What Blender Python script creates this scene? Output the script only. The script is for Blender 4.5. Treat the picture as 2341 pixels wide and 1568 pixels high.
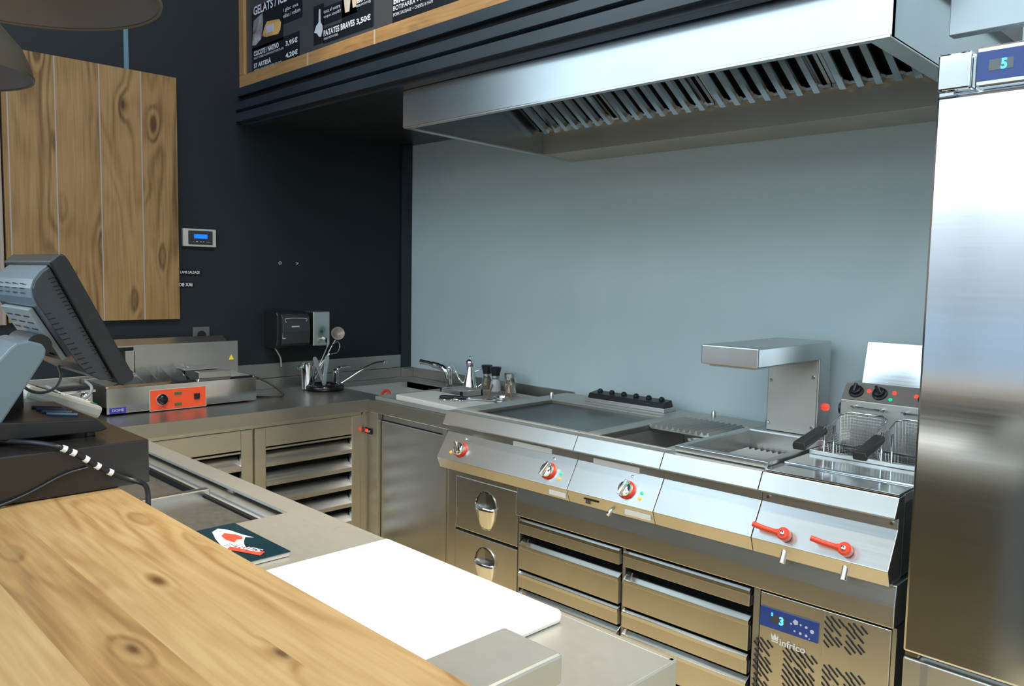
import bpy, bmesh, math, random
from mathutils import Vector, Matrix
random.seed(7)
for o in list(bpy.data.objects): bpy.data.objects.remove(o)
SC = bpy.context.scene; COL = SC.collection; PI = math.pi

# ---------------------------------------------------------------- camera
cd = bpy.data.cameras.new('camera'); cam = bpy.data.objects.new('camera', cd); COL.objects.link(cam)
YAW, PITCH, ROLL = math.radians(45.3102), math.radians(4.8358), math.radians(1.0872)
fw = Vector((-math.sin(YAW)*math.cos(PITCH), math.cos(YAW)*math.cos(PITCH), -math.sin(PITCH)))
rt = Vector((math.cos(YAW), math.sin(YAW), 0)); up = rt.cross(fw)
rt, up = math.cos(ROLL)*rt + math.sin(ROLL)*up, -math.sin(ROLL)*rt + math.cos(ROLL)*up
M = Matrix.Identity(4)
for i in range(3): M[i][0], M[i][1], M[i][2] = rt[i], up[i], -fw[i]
M.translation = (3.7873, -2.9023, 1.5048); cam.matrix_world = M
cd.sensor_fit = 'HORIZONTAL'; cd.sensor_width = 36; cd.lens = 1847.38/2341*36; cd.clip_start = .02; cd.clip_end = 300
SC.camera = cam

# ---------------------------------------------------------------- exposure, sky and lights
SC.view_settings.view_transform = 'Standard'; SC.view_settings.look = 'None'
SC.view_settings.gamma = 1; SC.view_settings.use_curve_mapping = False
SC.view_settings.exposure = 0.3
W = bpy.data.worlds.new('sky'); SC.world = W; W.use_nodes = True
nt = W.node_tree; nt.nodes.clear()
wo = nt.nodes.new('ShaderNodeOutputWorld'); bg = nt.nodes.new('ShaderNodeBackground')
tc = nt.nodes.new('ShaderNodeTexCoord'); sx = nt.nodes.new('ShaderNodeSeparateXYZ'); cr = nt.nodes.new('ShaderNodeValToRGB')
nz = nt.nodes.new('ShaderNodeTexNoise'); nz.inputs['Scale'].default_value = 2.2; nz.inputs['Detail'].default_value = 4
mx = nt.nodes.new('ShaderNodeMix'); mx.data_type = 'RGBA'; mx.blend_type = 'MULTIPLY'; mx.inputs[0].default_value = .35
nt.links.new(tc.outputs['Generated'], sx.inputs[0]); nt.links.new(sx.outputs['Z'], cr.inputs[0]); nt.links.new(tc.outputs['Generated'], nz.inputs['Vector'])
e = cr.color_ramp.elements
e[0].position = 0; e[0].color = (.15, .17, .19, 1); e[1].position = .03; e[1].color = (.23, .27, .31, 1)
for p, c in ((.085, (.26, .31, .345, 1)), (.11, (.90, 1, 1, 1)), (.165, (.80, .95, 1, 1)), (.19, (.24, .30, .37, 1)), (.225, (.24, .30, .37, 1)), (.28, (.74, .92, 1, 1)), (.8, (.46, .68, .95, 1))):
    k = e.new(p); k.color = c
nt.links.new(cr.outputs[0], mx.inputs[6]); nt.links.new(nz.outputs['Fac'], mx.inputs[7])
nt.links.new(mx.outputs[2], bg.inputs[0]); bg.inputs[1].default_value = 3.9
nt.links.new(bg.outputs[0], wo.inputs[0])

def lamp(name, kind, loc, energy, color, size=.1, target=None, sizey=None, spot=None):
    d = bpy.data.lights.new(name, kind); d.energy = energy; d.color = color
    if kind == 'AREA':
        d.size = size
        if sizey: d.shape = 'RECTANGLE'; d.size_y = sizey
    elif kind == 'SPOT': d.shadow_soft_size = size; d.spot_size = spot or 1.6; d.spot_blend = .6
    else: d.shadow_soft_size = size
    o = bpy.data.objects.new(name, d); COL.objects.link(o); o.location = loc
    if target: o.rotation_euler = (Vector(target)-Vector(loc)).to_track_quat('-Z', 'Y').to_euler()
    return o
# fill lights added high in the hall to brighten the wall and counters, then the warm ceiling spots of the bar
for x, y in ((5.6, -4.6), (4.6, -2.0)):
    lamp('added_fill_light', 'AREA', (x, y, 5.74), 150, (.93, .97, 1), 2.2, (x, y, 0))
for i, (x, y) in enumerate(((1.15, -1.42), (1.95, -1.42), (2.75, -1.42))):
    lamp('ceiling_spot_light', 'SPOT', (x, y, 3.55), 110, (1, .86, .62), .05, (x, y, 0), spot=1.05)

# ---------------------------------------------------------------- mesh helpers (all coordinates in metres, world axes)
def add_box(bm, x0, x1, y0, y1, z0, z1):
    x0, x1 = min(x0, x1), max(x0, x1); y0, y1 = min(y0, y1), max(y0, y1); z0, z1 = min(z0, z1), max(z0, z1)
    v = [bm.verts.new(p) for p in ((x0,y0,z0),(x1,y0,z0),(x1,y1,z0),(x0,y1,z0),(x0,y0,z1),(x1,y0,z1),(x1,y1,z1),(x0,y1,z1))]
    for f in ((0,3,2,1),(4,5,6,7),(0,1,5,4),(1,2,6,5),(2,3,7,6),(3,0,4,7)): bm.faces.new([v[i] for i in f])
    return v
def add_prism(bm, pts, a0, a1, axis='x'):
    """closed outline pts (two coordinates) extruded along axis"""
    def P(p, a):
        return {'x': (a, p[0], p[1]), 'y': (p[0], a, p[1]), 'z': (p[0], p[1], a)}[axis]
    A = [bm.verts.new(P(p, a0)) for p in pts]; B = [bm.verts.new(P(p, a1)) for p in pts]
    n = len(pts); bm.faces.new(A); bm.faces.new(B[::-1])
    for i in range(n): bm.faces.new([A[i], B[i], B[(i+1) % n], A[(i+1) % n]])
def frame_of(d):
    d = Vector(d).normalized(); u = d.cross(Vector((0,0,1)))
    if u.length < 1e-3: u = Vector((1,0,0))
    u.normalize(); return u, d.cross(u).normalized()
def add_tube(bm, pts, r, n=10, close=False):
    pts = [Vector(p) for p in pts]; N = len(pts); rings = []; u = None
    for i, p in enumerate(pts):
        a = pts[i-1] if (i or close) else pts[0]; b = pts[(i+1) % N] if (i < N-1 or close) else pts[-1]
        d = (b-a).normalized()
        if u is None: u, w = frame_of(d)
        else:
            u = (u - d*u.dot(d)).normalized(); w = d.cross(u).normalized()
        rr = r[i] if isinstance(r, (list, tuple)) else r
        rings.append([bm.verts.new(p + (u*math.cos(2*PI*k/n) + w*math.sin(2*PI*k/n))*rr) for k in range(n)])
    for i in range(N if close else N-1):
        A, B = rings[i], rings[(i+1) % N]
        for k in range(n): bm.faces.new([A[k], A[(k+1) % n], B[(k+1) % n], B[k]])
    if not close: bm.faces.new(rings[0][::-1]); bm.faces.new(rings[-1])
def add_lathe(bm, prof, c=(0,0,0), n=28, axis=(0,0,1), caps=True):
    """prof: list of (radius, height) along axis from point c"""
    ax = Vector(axis).normalized(); u, w = frame_of(ax); c = Vector(c); rings = []
    for r, h in prof:
        r = max(r, 1e-5)
        rings.append([bm.verts.new(c + ax*h + (u*math.cos(2*PI*k/n) + w*math.sin(2*PI*k/n))*r) for k in range(n)])
    for i in range(len(rings)-1):
        A, B = rings[i], rings[i+1]
        for k in range(n): bm.faces.new([A[k], A[(k+1) % n], B[(k+1) % n], B[k]])
    if caps: bm.faces.new(rings[0][::-1]); bm.faces.new(rings[-1])
def add_torus(bm, c, R, r, n=40, m=12, sx=1, sy=1):
    rings = []
    for i in range(n):
        a = 2*PI*i/n; rings.append([bm.verts.new((c[0]+(R+r*math.cos(2*PI*k/m))*math.cos(a)*sx, c[1]+(R+r*math.cos(2*PI*k/m))*math.sin(a)*sy, c[2]+r*math.sin(2*PI*k/m))) for k in range(m)])
    for i in range(n):
        A, B = rings[i], rings[(i+1) % n]
        for k in range(m): bm.faces.new([A[k], A[(k+1) % m], B[(k+1) % m], B[k]])
def smooth_path(pts, n=6):
    """Catmull-Rom through pts"""
    P = [Vector(p) for p in pts]; P = [2*P[0]-P[1]] + P + [2*P[-1]-P[-2]]; out = []
    for i in range(1, len(P)-2):
        for k in range(n):
            t = k/n; a, b, c, d = P[i-1:i+3]
            out.append(.5*((2*b)+(c-a)*t+(2*a-5*b+4*c-d)*t*t+(3*b-a-3*c+d)*t**3))
    out.append(P[-2]); return out
def build(*items):
    """a bmesh from a list of (function, args...)"""
    bm = bmesh.new()
    for it in items: it[0](bm, *it[1:])
    return bm
def boxes(*bs):
    bm = bmesh.new()
    for b in bs: add_box(bm, *b)
    return bm

# ---------------------------------------------------------------- object helpers
def tag(o, label=None, cat=None, group=None, kind=None):
    if label: o['label'] = label
    if cat: o['category'] = cat
    if group: o['group'] = group
    if kind: o['kind'] = kind
    return o
def world_loc(o):
    v = Vector((0,0,0))
    while o: v += Vector(o['_at']) if '_at' in o else Vector((0,0,0)); o = o.parent
    return v
ROOTS = {}
def obj(name, bm, mat, parent=None, at=None, bevel=0, smooth=False, label=None):
    """one mesh object; coordinates in bm are world coordinates of the unturned thing"""
    bmesh.ops.recalc_face_normals(bm, faces=bm.faces)
    org = ROOTS.get(parent.name, Vector((0,0,0))) if parent else Vector(at or (0,0,0))
    bmesh.ops.translate(bm, verts=bm.verts, vec=-org)
    me = bpy.data.meshes.new(name); bm.to_mesh(me); bm.free()
    if smooth:
        for p in me.polygons: p.use_smooth = True
    me.materials.append(mat)
    o = bpy.data.objects.new(name, me); COL.objects.link(o)
    if parent: o.parent = parent; ROOTS[o.name] = org
    else: o.location = org; ROOTS[o.name] = org
    if bevel:
        m = o.modifiers.new('edge', 'BEVEL'); m.width = bevel; m.segments = 2; m.limit_method = 'ANGLE'; m.angle_limit = math.radians(40); m.harden_normals = False
    if smooth:
        m = o.modifiers.new('split', 'EDGE_SPLIT'); m.split_angle = math.radians(38)
    if label: o['label'] = label
    return o
def thing(name, loc, label, cat, group=None, turn=0, moved=None):
    o = bpy.data.objects.new(name, None); COL.objects.link(o); o.empty_display_size = .05
    ROOTS[o.name] = Vector(loc); o.location = moved or loc; o.rotation_euler = (0, 0, turn)
    return tag(o, label, cat, group)
def struct(name, bm, mat, bevel=0):
    return tag(obj(name, bm, mat, bevel=bevel), kind='structure')
TH = math.radians(1.5)                                   # the cooking line stands a touch askew to the wall
def T(x, y, z=0):
    dx, dy = x-2.2, y+.8
    return (2.2+dx*math.cos(TH)-dy*math.sin(TH), -.8+dx*math.sin(TH)+dy*math.cos(TH), z)
def line_thing(name, x, y, z, label, cat, group=None):
    return thing(name, (x, y, z), label, cat, group, TH, T(x, y, z))
def text(name, s, w, h, org, ux, uy, mat, parent, ext=.0006, bold=0.0, tall=True):
    """lettering w wide and h high, lower left corner at org, running along ux, standing along uy"""
    c = bpy.data.curves.new(name, 'FONT'); c.body = s; c.extrude = 0; c.resolution_u = 3; c.offset = bold
    t = bpy.data.objects.new(name+'_curve', c); COL.objects.link(t)
    bpy.context.view_layer.update()
    me = bpy.data.meshes.new_from_object(t.evaluated_get(bpy.context.evaluated_depsgraph_get()))
    bpy.data.objects.remove(t); bpy.data.curves.remove(c)
    if not me.vertices: return None
    xs = [v.co.x for v in me.vertices]; ys = [v.co.y for v in me.vertices]
    x0, x1, y0, y1 = min(xs), max(xs), min(ys), max(ys)
    ux, uy = Vector(ux).normalized(), Vector(uy).normalized(); nrm = ux.cross(uy)
    base = ROOTS.get(parent.name, Vector((0,0,0))) if parent else Vector((0,0,0))
    for v in me.vertices:
        v.co = Vector(org) + ux*((v.co.x-x0)/(x1-x0)*w) + uy*((v.co.y-y0)/(y1-y0)*h) + nrm*ext - base
    me.materials.append(mat)
    o = bpy.data.objects.new(name, me); COL.objects.link(o)
    if parent: o.parent = parent; ROOTS[o.name] = base
    return o

# ---------------------------------------------------------------- materials
def mat(name, col, rough=.5, metal=0, spec=.5, emit=None, es=0, alpha=1, trans=0, ior=1.45, coat=0):
    m = bpy.data.materials.new(name); m.use_nodes = True; b = m.node_tree.nodes['Principled BSDF']
    b.inputs['Base Color'].default_value = (*col, 1); b.inputs['Roughness'].default_value = rough; b.inputs['Metallic'].default_value = metal
    b.inputs['Specular IOR Level'].default_value = spec; b.inputs['IOR'].default_value = ior; b.inputs['Transmission Weight'].default_value = trans; b.inputs['Coat Weight'].default_value = coat
    if emit: b.inputs['Emission Color'].default_value = (*emit, 1); b.inputs['Emission Strength'].default_value = es
    return m
def N(m, t, **k):
    n = m.node_tree.nodes.new(t)
    for a, v in k.items():
        if a in n.inputs.keys() if hasattr(n.inputs, 'keys') else False: n.inputs[a].default_value = v
        else: setattr(n, a, v)
    return n
def LK(m, a, b): m.node_tree.links.new(a, b)
def ramp(m, src, stops):
    r = m.node_tree.nodes.new('ShaderNodeValToRGB'); el = r.color_ramp.elements
    while len(el) > 1: el.remove(el[-1])
    for i, (p, c) in enumerate(stops):
        k = el[0] if i == 0 else el.new(p); k.position = p; k.color = (*c, 1) if len(c) == 3 else c
    LK(m, src, r.inputs[0]); return r
def coords(m, scale=(1,1,1), rot=(0,0,0)):
    t = m.node_tree.nodes.new('ShaderNodeTexCoord'); p = m.node_tree.nodes.new('ShaderNodeMapping')
    p.inputs['Scale'].default_value = scale; p.inputs['Rotation'].default_value = rot; LK(m, t.outputs['Object'], p.inputs[0]); return p.outputs[0]
def noise(m, vec, sc=1, det=3, rough=.5, dist=0):
    n = m.node_tree.nodes.new('ShaderNodeTexNoise'); n.inputs['Scale'].default_value = sc; n.inputs['Detail'].default_value = det
    n.inputs['Roughness'].default_value = rough; n.inputs['Distortion'].default_value = dist; LK(m, vec, n.inputs['Vector']); return n.outputs['Fac']
def steel(name, col=(.62,.62,.60), rough=.30, grain=(3,3,160), var=.05, wave=0.0, bump=.004, blot=.08, metal=1):
    m = mat(name, col, rough, metal); b = m.node_tree.nodes['Principled BSDF']
    g = noise(m, coords(m, grain), 1, 4, .6); bl = noise(m, coords(m, (2.5,2.5,2.5)), 1.6, 3)
    mr = m.node_tree.nodes.new('ShaderNodeMapRange'); mr.inputs[3].default_value = rough-var; mr.inputs[4].default_value = rough+var; LK(m, g, mr.inputs[0]); LK(m, mr.outputs[0], b.inputs['Roughness'])
    r = ramp(m, bl, ((.3, tuple(c*(1-blot) for c in col)), (.7, tuple(min(1, c*(1+blot*.5)) for c in col)))); LK(m, r.outputs[0], b.inputs['Base Color'])
    bp = m.node_tree.nodes.new('ShaderNodeBump'); bp.inputs['Strength'].default_value = bump; bp.inputs['Distance'].default_value = .002; LK(m, g, bp.inputs['Height'])
    if wave:
        b2 = m.node_tree.nodes.new('ShaderNodeBump'); b2.inputs['Strength'].default_value = wave; b2.inputs['Distance'].default_value = .02
        LK(m, noise(m, coords(m, (1.6,1.6,2.4)), 1, 1), b2.inputs['Height']); LK(m, b2.outputs[0], bp.inputs['Normal'])
    LK(m, bp.outputs[0], b.inputs['Normal']); return m
def wood(name, along, across, pw, base, dark, light, off=0, groove=None, gloss=.45, sc=1.0, knots=1.0, ring=.30):
    """planks running along one axis, pw wide across another; rings bend round knots"""
    m = mat(name, base, gloss); nt = m.node_tree; b = nt.nodes['Principled BSDF']; nd = nt.nodes; ln = nt.links.new
    tcn = nd.new('ShaderNodeTexCoord'); sp = nd.new('ShaderNodeSeparateXYZ'); ln(tcn.outputs['Object'], sp.inputs[0])
    A, C = sp.outputs['XYZ'.index(along)], sp.outputs['XYZ'.index(across)]
    def mth(op, a, v=None, c=None):
        n = nd.new('ShaderNodeMath'); n.operation = op
        for i, q in enumerate((a, v, c)):
            if q is None: continue
            if isinstance(q, (int, float)): n.inputs[i].default_value = q
            else: ln(q, n.inputs[i])
        return n.outputs[0]
    u = mth('DIVIDE', mth('ADD', C, -off), pw); pid = mth('FLOOR', u); fr = mth('FRACT', u)
    wn = nd.new('ShaderNodeTexWhiteNoise'); wn.noise_dimensions = '1D'; ln(pid, wn.inputs['W'])
    cb = nd.new('ShaderNodeCombineXYZ'); ln(mth('ADD', mth('MULTIPLY', A, .75*sc), mth('MULTIPLY', wn.outputs['Value'], 37.)), cb.inputs[0]); ln(mth('MULTIPLY', C, 5.2*sc), cb.inputs[1]); ln(pid, cb.inputs[2])
    # knots
    vc = nd.new('ShaderNodeCombineXYZ'); ln(mth('ADD', mth('MULTIPLY', A, 3.1*sc), mth('MULTIPLY', wn.outputs['Value'], 19.)), vc.inputs[0]); ln(mth('MULTIPLY', C, 8.5*sc), vc.inputs[1]); ln(pid, vc.inputs[2])
    vo = nd.new('ShaderNodeTexVoronoi'); vo.inputs['Scale'].default_value = 1; vo.inputs['Randomness'].default_value = 1; ln(vc.outputs[0], vo.inputs['Vector'])
    kn = ramp(m, vo.outputs['Distance'], ((.0, (1,1,1)), (.10, (.75,.75,.75)), (.30, (.12,.12,.12)), (.55, (0,0,0))))
    n1 = nd.new('ShaderNodeTexNoise'); n1.inputs['Scale'].default_value = 1; n1.inputs['Detail'].default_value = 2; n1.inputs['Distortion'].default_value = .25; ln(cb.outputs[0], n1.inputs['Vector'])
    hgt = mth('ADD', mth('MULTIPLY', n1.outputs['Fac'], 11.0), mth('MULTIPLY', kn.outputs[0], 1.3*knots))
    rg = mth('SINE', mth('MULTIPLY', hgt, 6.2832)); rg = mth('POWER', mth('ADD', mth('MULTIPLY', rg, .5), .5), 1.4)
    mk_n = nd.new('ShaderNodeTexNoise'); mk_n.inputs['Scale'].default_value = .9; mk_n.inputs['Detail'].default_value = 1; ln(cb.outputs[0], mk_n.inputs['Vector'])
    msk = ramp(m, mth('ADD', mk_n.outputs['Fac'], mth('MULTIPLY', kn.outputs[0], .25)), ((.45, (.12,.12,.12)), (.68, (1,1,1))))
    rg = mth('MULTIPLY', rg, msk.outputs[0])
    fine = nd.new('ShaderNodeTexNoise'); fine.inputs['Scale'].default_value = 1; fine.inputs['Detail'].default_value = 6
    fc = nd.new('ShaderNodeCombineXYZ'); ln(mth('MULTIPLY', A, 5.), fc.inputs[0]); ln(mth('MULTIPLY', C, 120.), fc.inputs[1]); ln(pid, fc.inputs[2]); ln(fc.outputs[0], fine.inputs['Vector'])
    big = nd.new('ShaderNodeTexNoise'); big.inputs['Scale'].default_value = 4.; big.inputs['Detail'].default_value = 3; ln(tcn.outputs['Object'], big.inputs['Vector'])
    t = mth('ADD', mth('ADD', mth('MULTIPLY', rg, ring), mth('MULTIPLY', fine.outputs['Fac'], .62)), mth('ADD', mth('MULTIPLY', big.outputs['Fac'], .45), mth('MULTIPLY', wn.outputs['Value'], .34)))
    t = mth('SUBTRACT', t, .40)
    c1 = ramp(m, t, ((.12, light), (.45, base), (.85, dark)))
    spot = ramp(m, vo.outputs['Distance'], ((.04, (1,1,1)), (.10, (.35,.35,.35)), (.19, (.0,.0,.0))))
    mk = nd.new('ShaderNodeMix'); mk.data_type = 'RGBA'; ln(mth('MULTIPLY', spot.outputs[0], .75*knots), mk.inputs[0]); ln(c1.outputs[0], mk.inputs[6]); mk.inputs[7].default_value = (dark[0]*.38, dark[1]*.30, dark[2]*.22, 1)
    out = mk.outputs[2]
    if groove:
        g = mth('GREATER_THAN', mth('ABSOLUTE', mth('SUBTRACT', fr, .5)), .5-.0025/pw)
        mg = nd.new('ShaderNodeMix'); mg.data_type = 'RGBA'; ln(g, mg.inputs[0]); ln(out, mg.inputs[6]); mg.inputs[7].default_value = (*groove, 1); out = mg.outputs[2]
    ln(out, b.inputs['Base Color'])
    bp = nd.new('ShaderNodeBump'); bp.inputs['Strength'].default_value = .12; bp.inputs['Distance'].default_value = .001; ln(rg, bp.inputs['Height']); ln(bp.outputs[0], b.inputs['Normal'])
    return m
def mottled(name, c1, c2, rough, sc=(2,2,2), det=4, metal=0, spec=.5, bump=0):
    m = mat(name, c1, rough, metal, spec); b = m.node_tree.nodes['Principled BSDF']; f = noise(m, coords(m, sc), 1, det, .55, .4)
    r = ramp(m, f, ((.3, c1), (.7, c2))); LK(m, r.outputs[0], b.inputs['Base Color'])
    if bump:
        bp = m.node_tree.nodes.new('ShaderNodeBump'); bp.inputs['Strength'].default_value = bump; bp.inputs['Distance'].default_value = .003; LK(m, f, bp.inputs['Height']); LK(m, bp.outputs[0], b.inputs['Normal'])
    return m
ST   = steel('steel_brushed')                                    # grain runs level
STC  = steel('steel_counter', (.56,.545,.50), .44, (60,60,60), .05, blot=.08, bump=.003, metal=.72)
STW  = steel('steel_worktop', (.46,.45,.42), .30, (60,60,60), .04, blot=.08, bump=.002, metal=.95)
STT  = steel('steel_hood_inside', (.60,.555,.47), .38, (60,60,3), .04, bump=0, metal=.72)
STP  = steel('steel_polished', (.70,.72,.73), .13, (2,2,120), .04, wave=.10, bump=.004, blot=.05)
STH  = steel('steel_hood', (.52,.575,.61), .24, (6,6,1.5), .02, wave=.16, bump=.0, blot=.05)
STF  = steel('steel_fronts', (.64,.625,.58), .32, (3,3,200), .04, wave=.03, bump=.003)
STD  = steel('steel_dull', (.42,.42,.41), .42, (60,60,60), .08)
CHR  = mat('chrome', (.82,.83,.84), .06, 1)
WIRE = mat('basket_wire', (.66,.66,.64), .25, 1)
BLKW = mottled('wall_black_paint', (.010,.0135,.018), (.014,.019,.025), .45, (1.2,1.2,1.2), 3, spec=.35)
NAVY = mottled('beam_blue_black_steel', (.010,.017,.026), (.020,.030,.042), .33, (1.5,9,9), 4, spec=.6)
GAP  = mat('deep_black', (.002,.002,.002), .8)
MICRO= mottled('wall_grey_microcement', (.49,.595,.615), (.56,.655,.670), .38, (1.1,1.1,.7), 6, spec=.35, bump=.03)
FLOOR= mottled('floor_tan', (.56,.45,.25), (.64,.52,.30), .35, (3,3,3), 5)
CEIL = mottled('ceiling_grey', (.16,.165,.175), (.20,.205,.215), .7)
SIDEW= mottled('hall_wall_paint', (.50,.48,.45), (.56,.54,.50), .7)
PAVE = mottled('pavement', (.13,.14,.15), (.19,.20,.21), .8, (.4,1.6,1))
BLK  = mat('black_plastic', (.014,.015,.017), .32)
BLKG = mat('black_gloss', (.008,.008,.010), .12)
BOXP = mat('drawer_dark_paint', (.018,.0165,.0155), .22, 0, .6)
GREYP= mat('dark_grey_plastic', (.030,.033,.038), .28)
BLUG = mat('pos_grey_plastic', (.13,.175,.20), .22)
PALE = mat('pale_grey_plastic', (.42,.42,.39), .35)
WHT  = mat('white_nylon', (.88,.88,.86), .38)
WHTP = mat('white_print', (.80,.80,.80), .6)
PAPER= mat('label_paper', (.62,.60,.56), .5)
RED  = mat('red_plastic', (.62,.035,.018), .3)
REDV = mat('red_lever', (.60,.055,.025), .3)
ORNG = mat('orange_panel', (.78,.085,.025), .35)
BLUE = mat('blue_panel', (.025,.055,.22), .28)
BLUL = mat('blue_label', (.035,.035,.36), .4)
YEL  = mat('yellow_sticker', (.80,.62,.02), .4)
GRN  = mat('green_plastic', (.01,.22,.14), .35)
OAK  = wood('menu_frame_wood', 'X', 'Z', .5, (.30,.165,.062), (.15,.075,.026), (.42,.25,.105), gloss=.5)
OAKV = wood('menu_frame_wood_upright', 'Z', 'X', .5, (.27,.15,.06), (.14,.07,.026), (.36,.21,.09), gloss=.5)
PANL = wood('wall_panel_wood', 'Z', 'Y', .1722, (.240,.140,.054), (.092,.047,.015), (.33,.215,.100), off=-1.8712, groove=(.30,.28,.27), gloss=.5, knots=1.25, ring=.46)
PANG = wood('wall_panel_grey_wood', 'Z', 'Y', .1705, (.26,.20,.16), (.15,.11,.08), (.34,.28,.24), off=-2.07, groove=(.30,.28,.27), gloss=.5)
BARW = wood('bar_top_wood', 'X', 'Y', .0905, (.345,.198,.074), (.170,.082,.025), (.45,.295,.132), off=-2.36, gloss=.42, sc=1.5, ring=.34, knots=1.1)
LEDB = mat('led_blue', (.0,.05,.3), .4, emit=(.02,.18,1), es=5)
LEDC = mat('led_blue_pale', (.0,.1,.4), .4, emit=(.03,.38,1), es=6)
LCD  = mat('lcd_blue', (.0,.05,.3), .4, emit=(.01,.13,.75), es=1.3)
LEDR = mat('led_red', (.4,.01,.01), .4, emit=(1,.03,.015), es=2.5)
LEDO = mat('led_amber', (.7,.25,.02), .35, emit=(1,.38,.03), es=.8)
LEDG = mat('led_green', (.01,.5,.2), .35, emit=(.02,.8,.35), es=.5)
GLS  = mat('clear_glass', (.95,.97,.97), .03, 0, .5, trans=1)
SALT = mat('salt', (.85,.85,.84), .8)
PEPP = mottled('pepper', (.20,.15,.09), (.36,.30,.19), .8, (150,150,150))
TWIG = mat('wooden_stick', (.36,.19,.09), .6)
BRNZ = mottled('lamp_bronze', (.13,.11,.085), (.18,.155,.12), .42, (4,4,4), 3, metal=.5)
BRNI = mottled('lamp_inside', (.20,.16,.135), (.26,.21,.175), .45, (3,3,3), 3)
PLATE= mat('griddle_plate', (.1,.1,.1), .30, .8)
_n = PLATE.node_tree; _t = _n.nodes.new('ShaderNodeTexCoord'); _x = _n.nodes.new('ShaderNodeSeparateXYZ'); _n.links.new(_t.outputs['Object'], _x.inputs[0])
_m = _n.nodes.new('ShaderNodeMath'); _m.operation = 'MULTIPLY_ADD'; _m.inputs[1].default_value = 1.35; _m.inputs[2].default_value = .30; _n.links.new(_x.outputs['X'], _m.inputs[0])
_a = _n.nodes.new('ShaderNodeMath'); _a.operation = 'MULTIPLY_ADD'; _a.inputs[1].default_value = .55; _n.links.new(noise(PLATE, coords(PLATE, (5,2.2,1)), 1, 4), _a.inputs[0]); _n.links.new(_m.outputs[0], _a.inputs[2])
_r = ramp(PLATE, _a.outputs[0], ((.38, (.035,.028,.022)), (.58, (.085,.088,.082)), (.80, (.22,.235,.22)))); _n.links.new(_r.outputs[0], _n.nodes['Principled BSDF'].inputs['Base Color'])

# ---------------------------------------------------------------- the room
struct('floor', boxes((-.1, 7, -2.6, .1, -.1, 0)), FLOOR)
struct('floor_hall', boxes((-.1, 7, -7, -2.6, -.1, -.001)), mottled('floor_brown', (.030,.025,.018), (.050,.041,.030), .40, (3,3,3), 5))
struct('wall_back', boxes((0, 7, 0, .12, 0, 2.4), (3.06, 7, 0, .12, 2.4, 5.8)), MICRO)
struct('wall_left', boxes((-.12, 0, -2.95, .12, 0, 5.8)), BLKW)
struct('wall_bulkhead', boxes((0, 3.06, -1.01, -.985, 2.30, 5.8)), BLKW)
struct('wall_right', boxes((7, 7.12, -7, .1, 0, 5.8)), SIDEW)
struct('ceiling', boxes((-.12, 7.1, -7.1, .1, 5.8, 5.9)), CEIL)
struct('ceiling_soffit', boxes((0, 3.06, -.984, 0, 2.232, 2.30)), mottled('soffit_dark_grey', (.020,.024,.025), (.028,.032,.033), .3, (2,2,2), 3))
struct('trim_corner', boxes((0, .012, -.072, -.001, .956, 2.231)), NAVY, .001)
struct('trim_beam_upper', boxes((0, 3.06, -1.055, -1.01, 2.336, 2.376)), NAVY, .002)
struct('trim_beam_recess', boxes((0, 3.06, -1.03, -1.01, 2.30, 2.336)), GAP)
struct('trim_beam_lower', build((add_prism, [(-1.065,2.306),(-1.065,2.270),(-1.046,2.262),(-1.065,2.254),(-1.065,2.214),(-1.035,2.214),(-1.035,2.200),(-.984,2.200),(-.984,2.306)], 0, 3.06, 'x')), NAVY, .001)
struct('trim_above_fridge', boxes((3.118, 4.6, -.835, -.80, 2.075, 2.55)), steel('steel_filler_panel', (.34,.37,.39), .34, (3,3,3), .05, wave=.1), .002)
# glazed front (behind the camera) and glazed left end beyond the black wall
struct('wall_front', boxes((-.12, 7.12, -7.12, -7.0, .16, .45), (-.12, 7.12, -7.12, -7.0, 5.65, 5.8)), SIDEW)
bm = bmesh.new()
for x in (0, 1.4, 2.8, 4.2, 5.6, 7.0): add_box(bm, x-.03, x+.03, -7.09, -7.02, .45, 5.65)
for z in (.45, 3.15, 5.59): add_box(bm, 0, 7, -7.085, -7.025, z, z+.06)
struct('window_1', bm, STD)
struct('baseboard_front', boxes((-.12, 7.12, -7.12, -6.99, 0, .16)), STD)
struct('wall_left_low', boxes((-.12, 0, -7, -2.95, 0, .45), (-.12, 0, -7, -2.95, 5.65, 5.8)), SIDEW)
bm = bmesh.new()
for y in (-6.9, -5.6, -4.3, -3.0): add_box(bm, -.09, -.02, y-.03, y+.03, .45, 5.65)
for z in (.45, 3.15, 5.59): add_box(bm, -.085, -.025, -7, -2.95, z, z+.06)
struct('window_2', bm, STD)
struct('ground_outside', boxes((-40, 40, -60, -7.13, -.25, -.12), (-40, -.13, -7.13, 6, -.25, -.12)), PAVE)

# ---------------------------------------------------------------- menu board
mb = thing('menu_board', (0, -1.06, 2.38), 'large wood-framed black menu board fixed above the dark steel beam', 'menu board')
obj('board', boxes((.05, 3.05, -1.052, -1.035, 2.43, 3.4)), mat('menu_board_charcoal', (.048,.052,.060), .38), mb)
obj('lower_frame', boxes((.002, .628, -1.066, -1.031, 2.378, 2.434), (.640, 1.121, -1.066, -1.031, 2.378, 2.434), (1.133, 3.05, -1.066, -1.031, 2.378, 2.434)), OAK, mb, bevel=.002)
obj('side_frame', boxes((.002, .052, -1.066, -1.031, 2.434, 3.4)), OAKV, mb, bevel=.002)
obj('joint_strip', boxes((.629, .639, -1.066, -1.035, 2.378, 2.434)), mat('pale_strip', (.45,.36,.27), .5), mb, label='pale joint strip')
obj('joint_strip', boxes((1.122, 1.132, -1.066, -1.035, 2.378, 2.434)), bpy.data.materials['pale_strip'], mb, label='pale joint strip')
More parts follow.
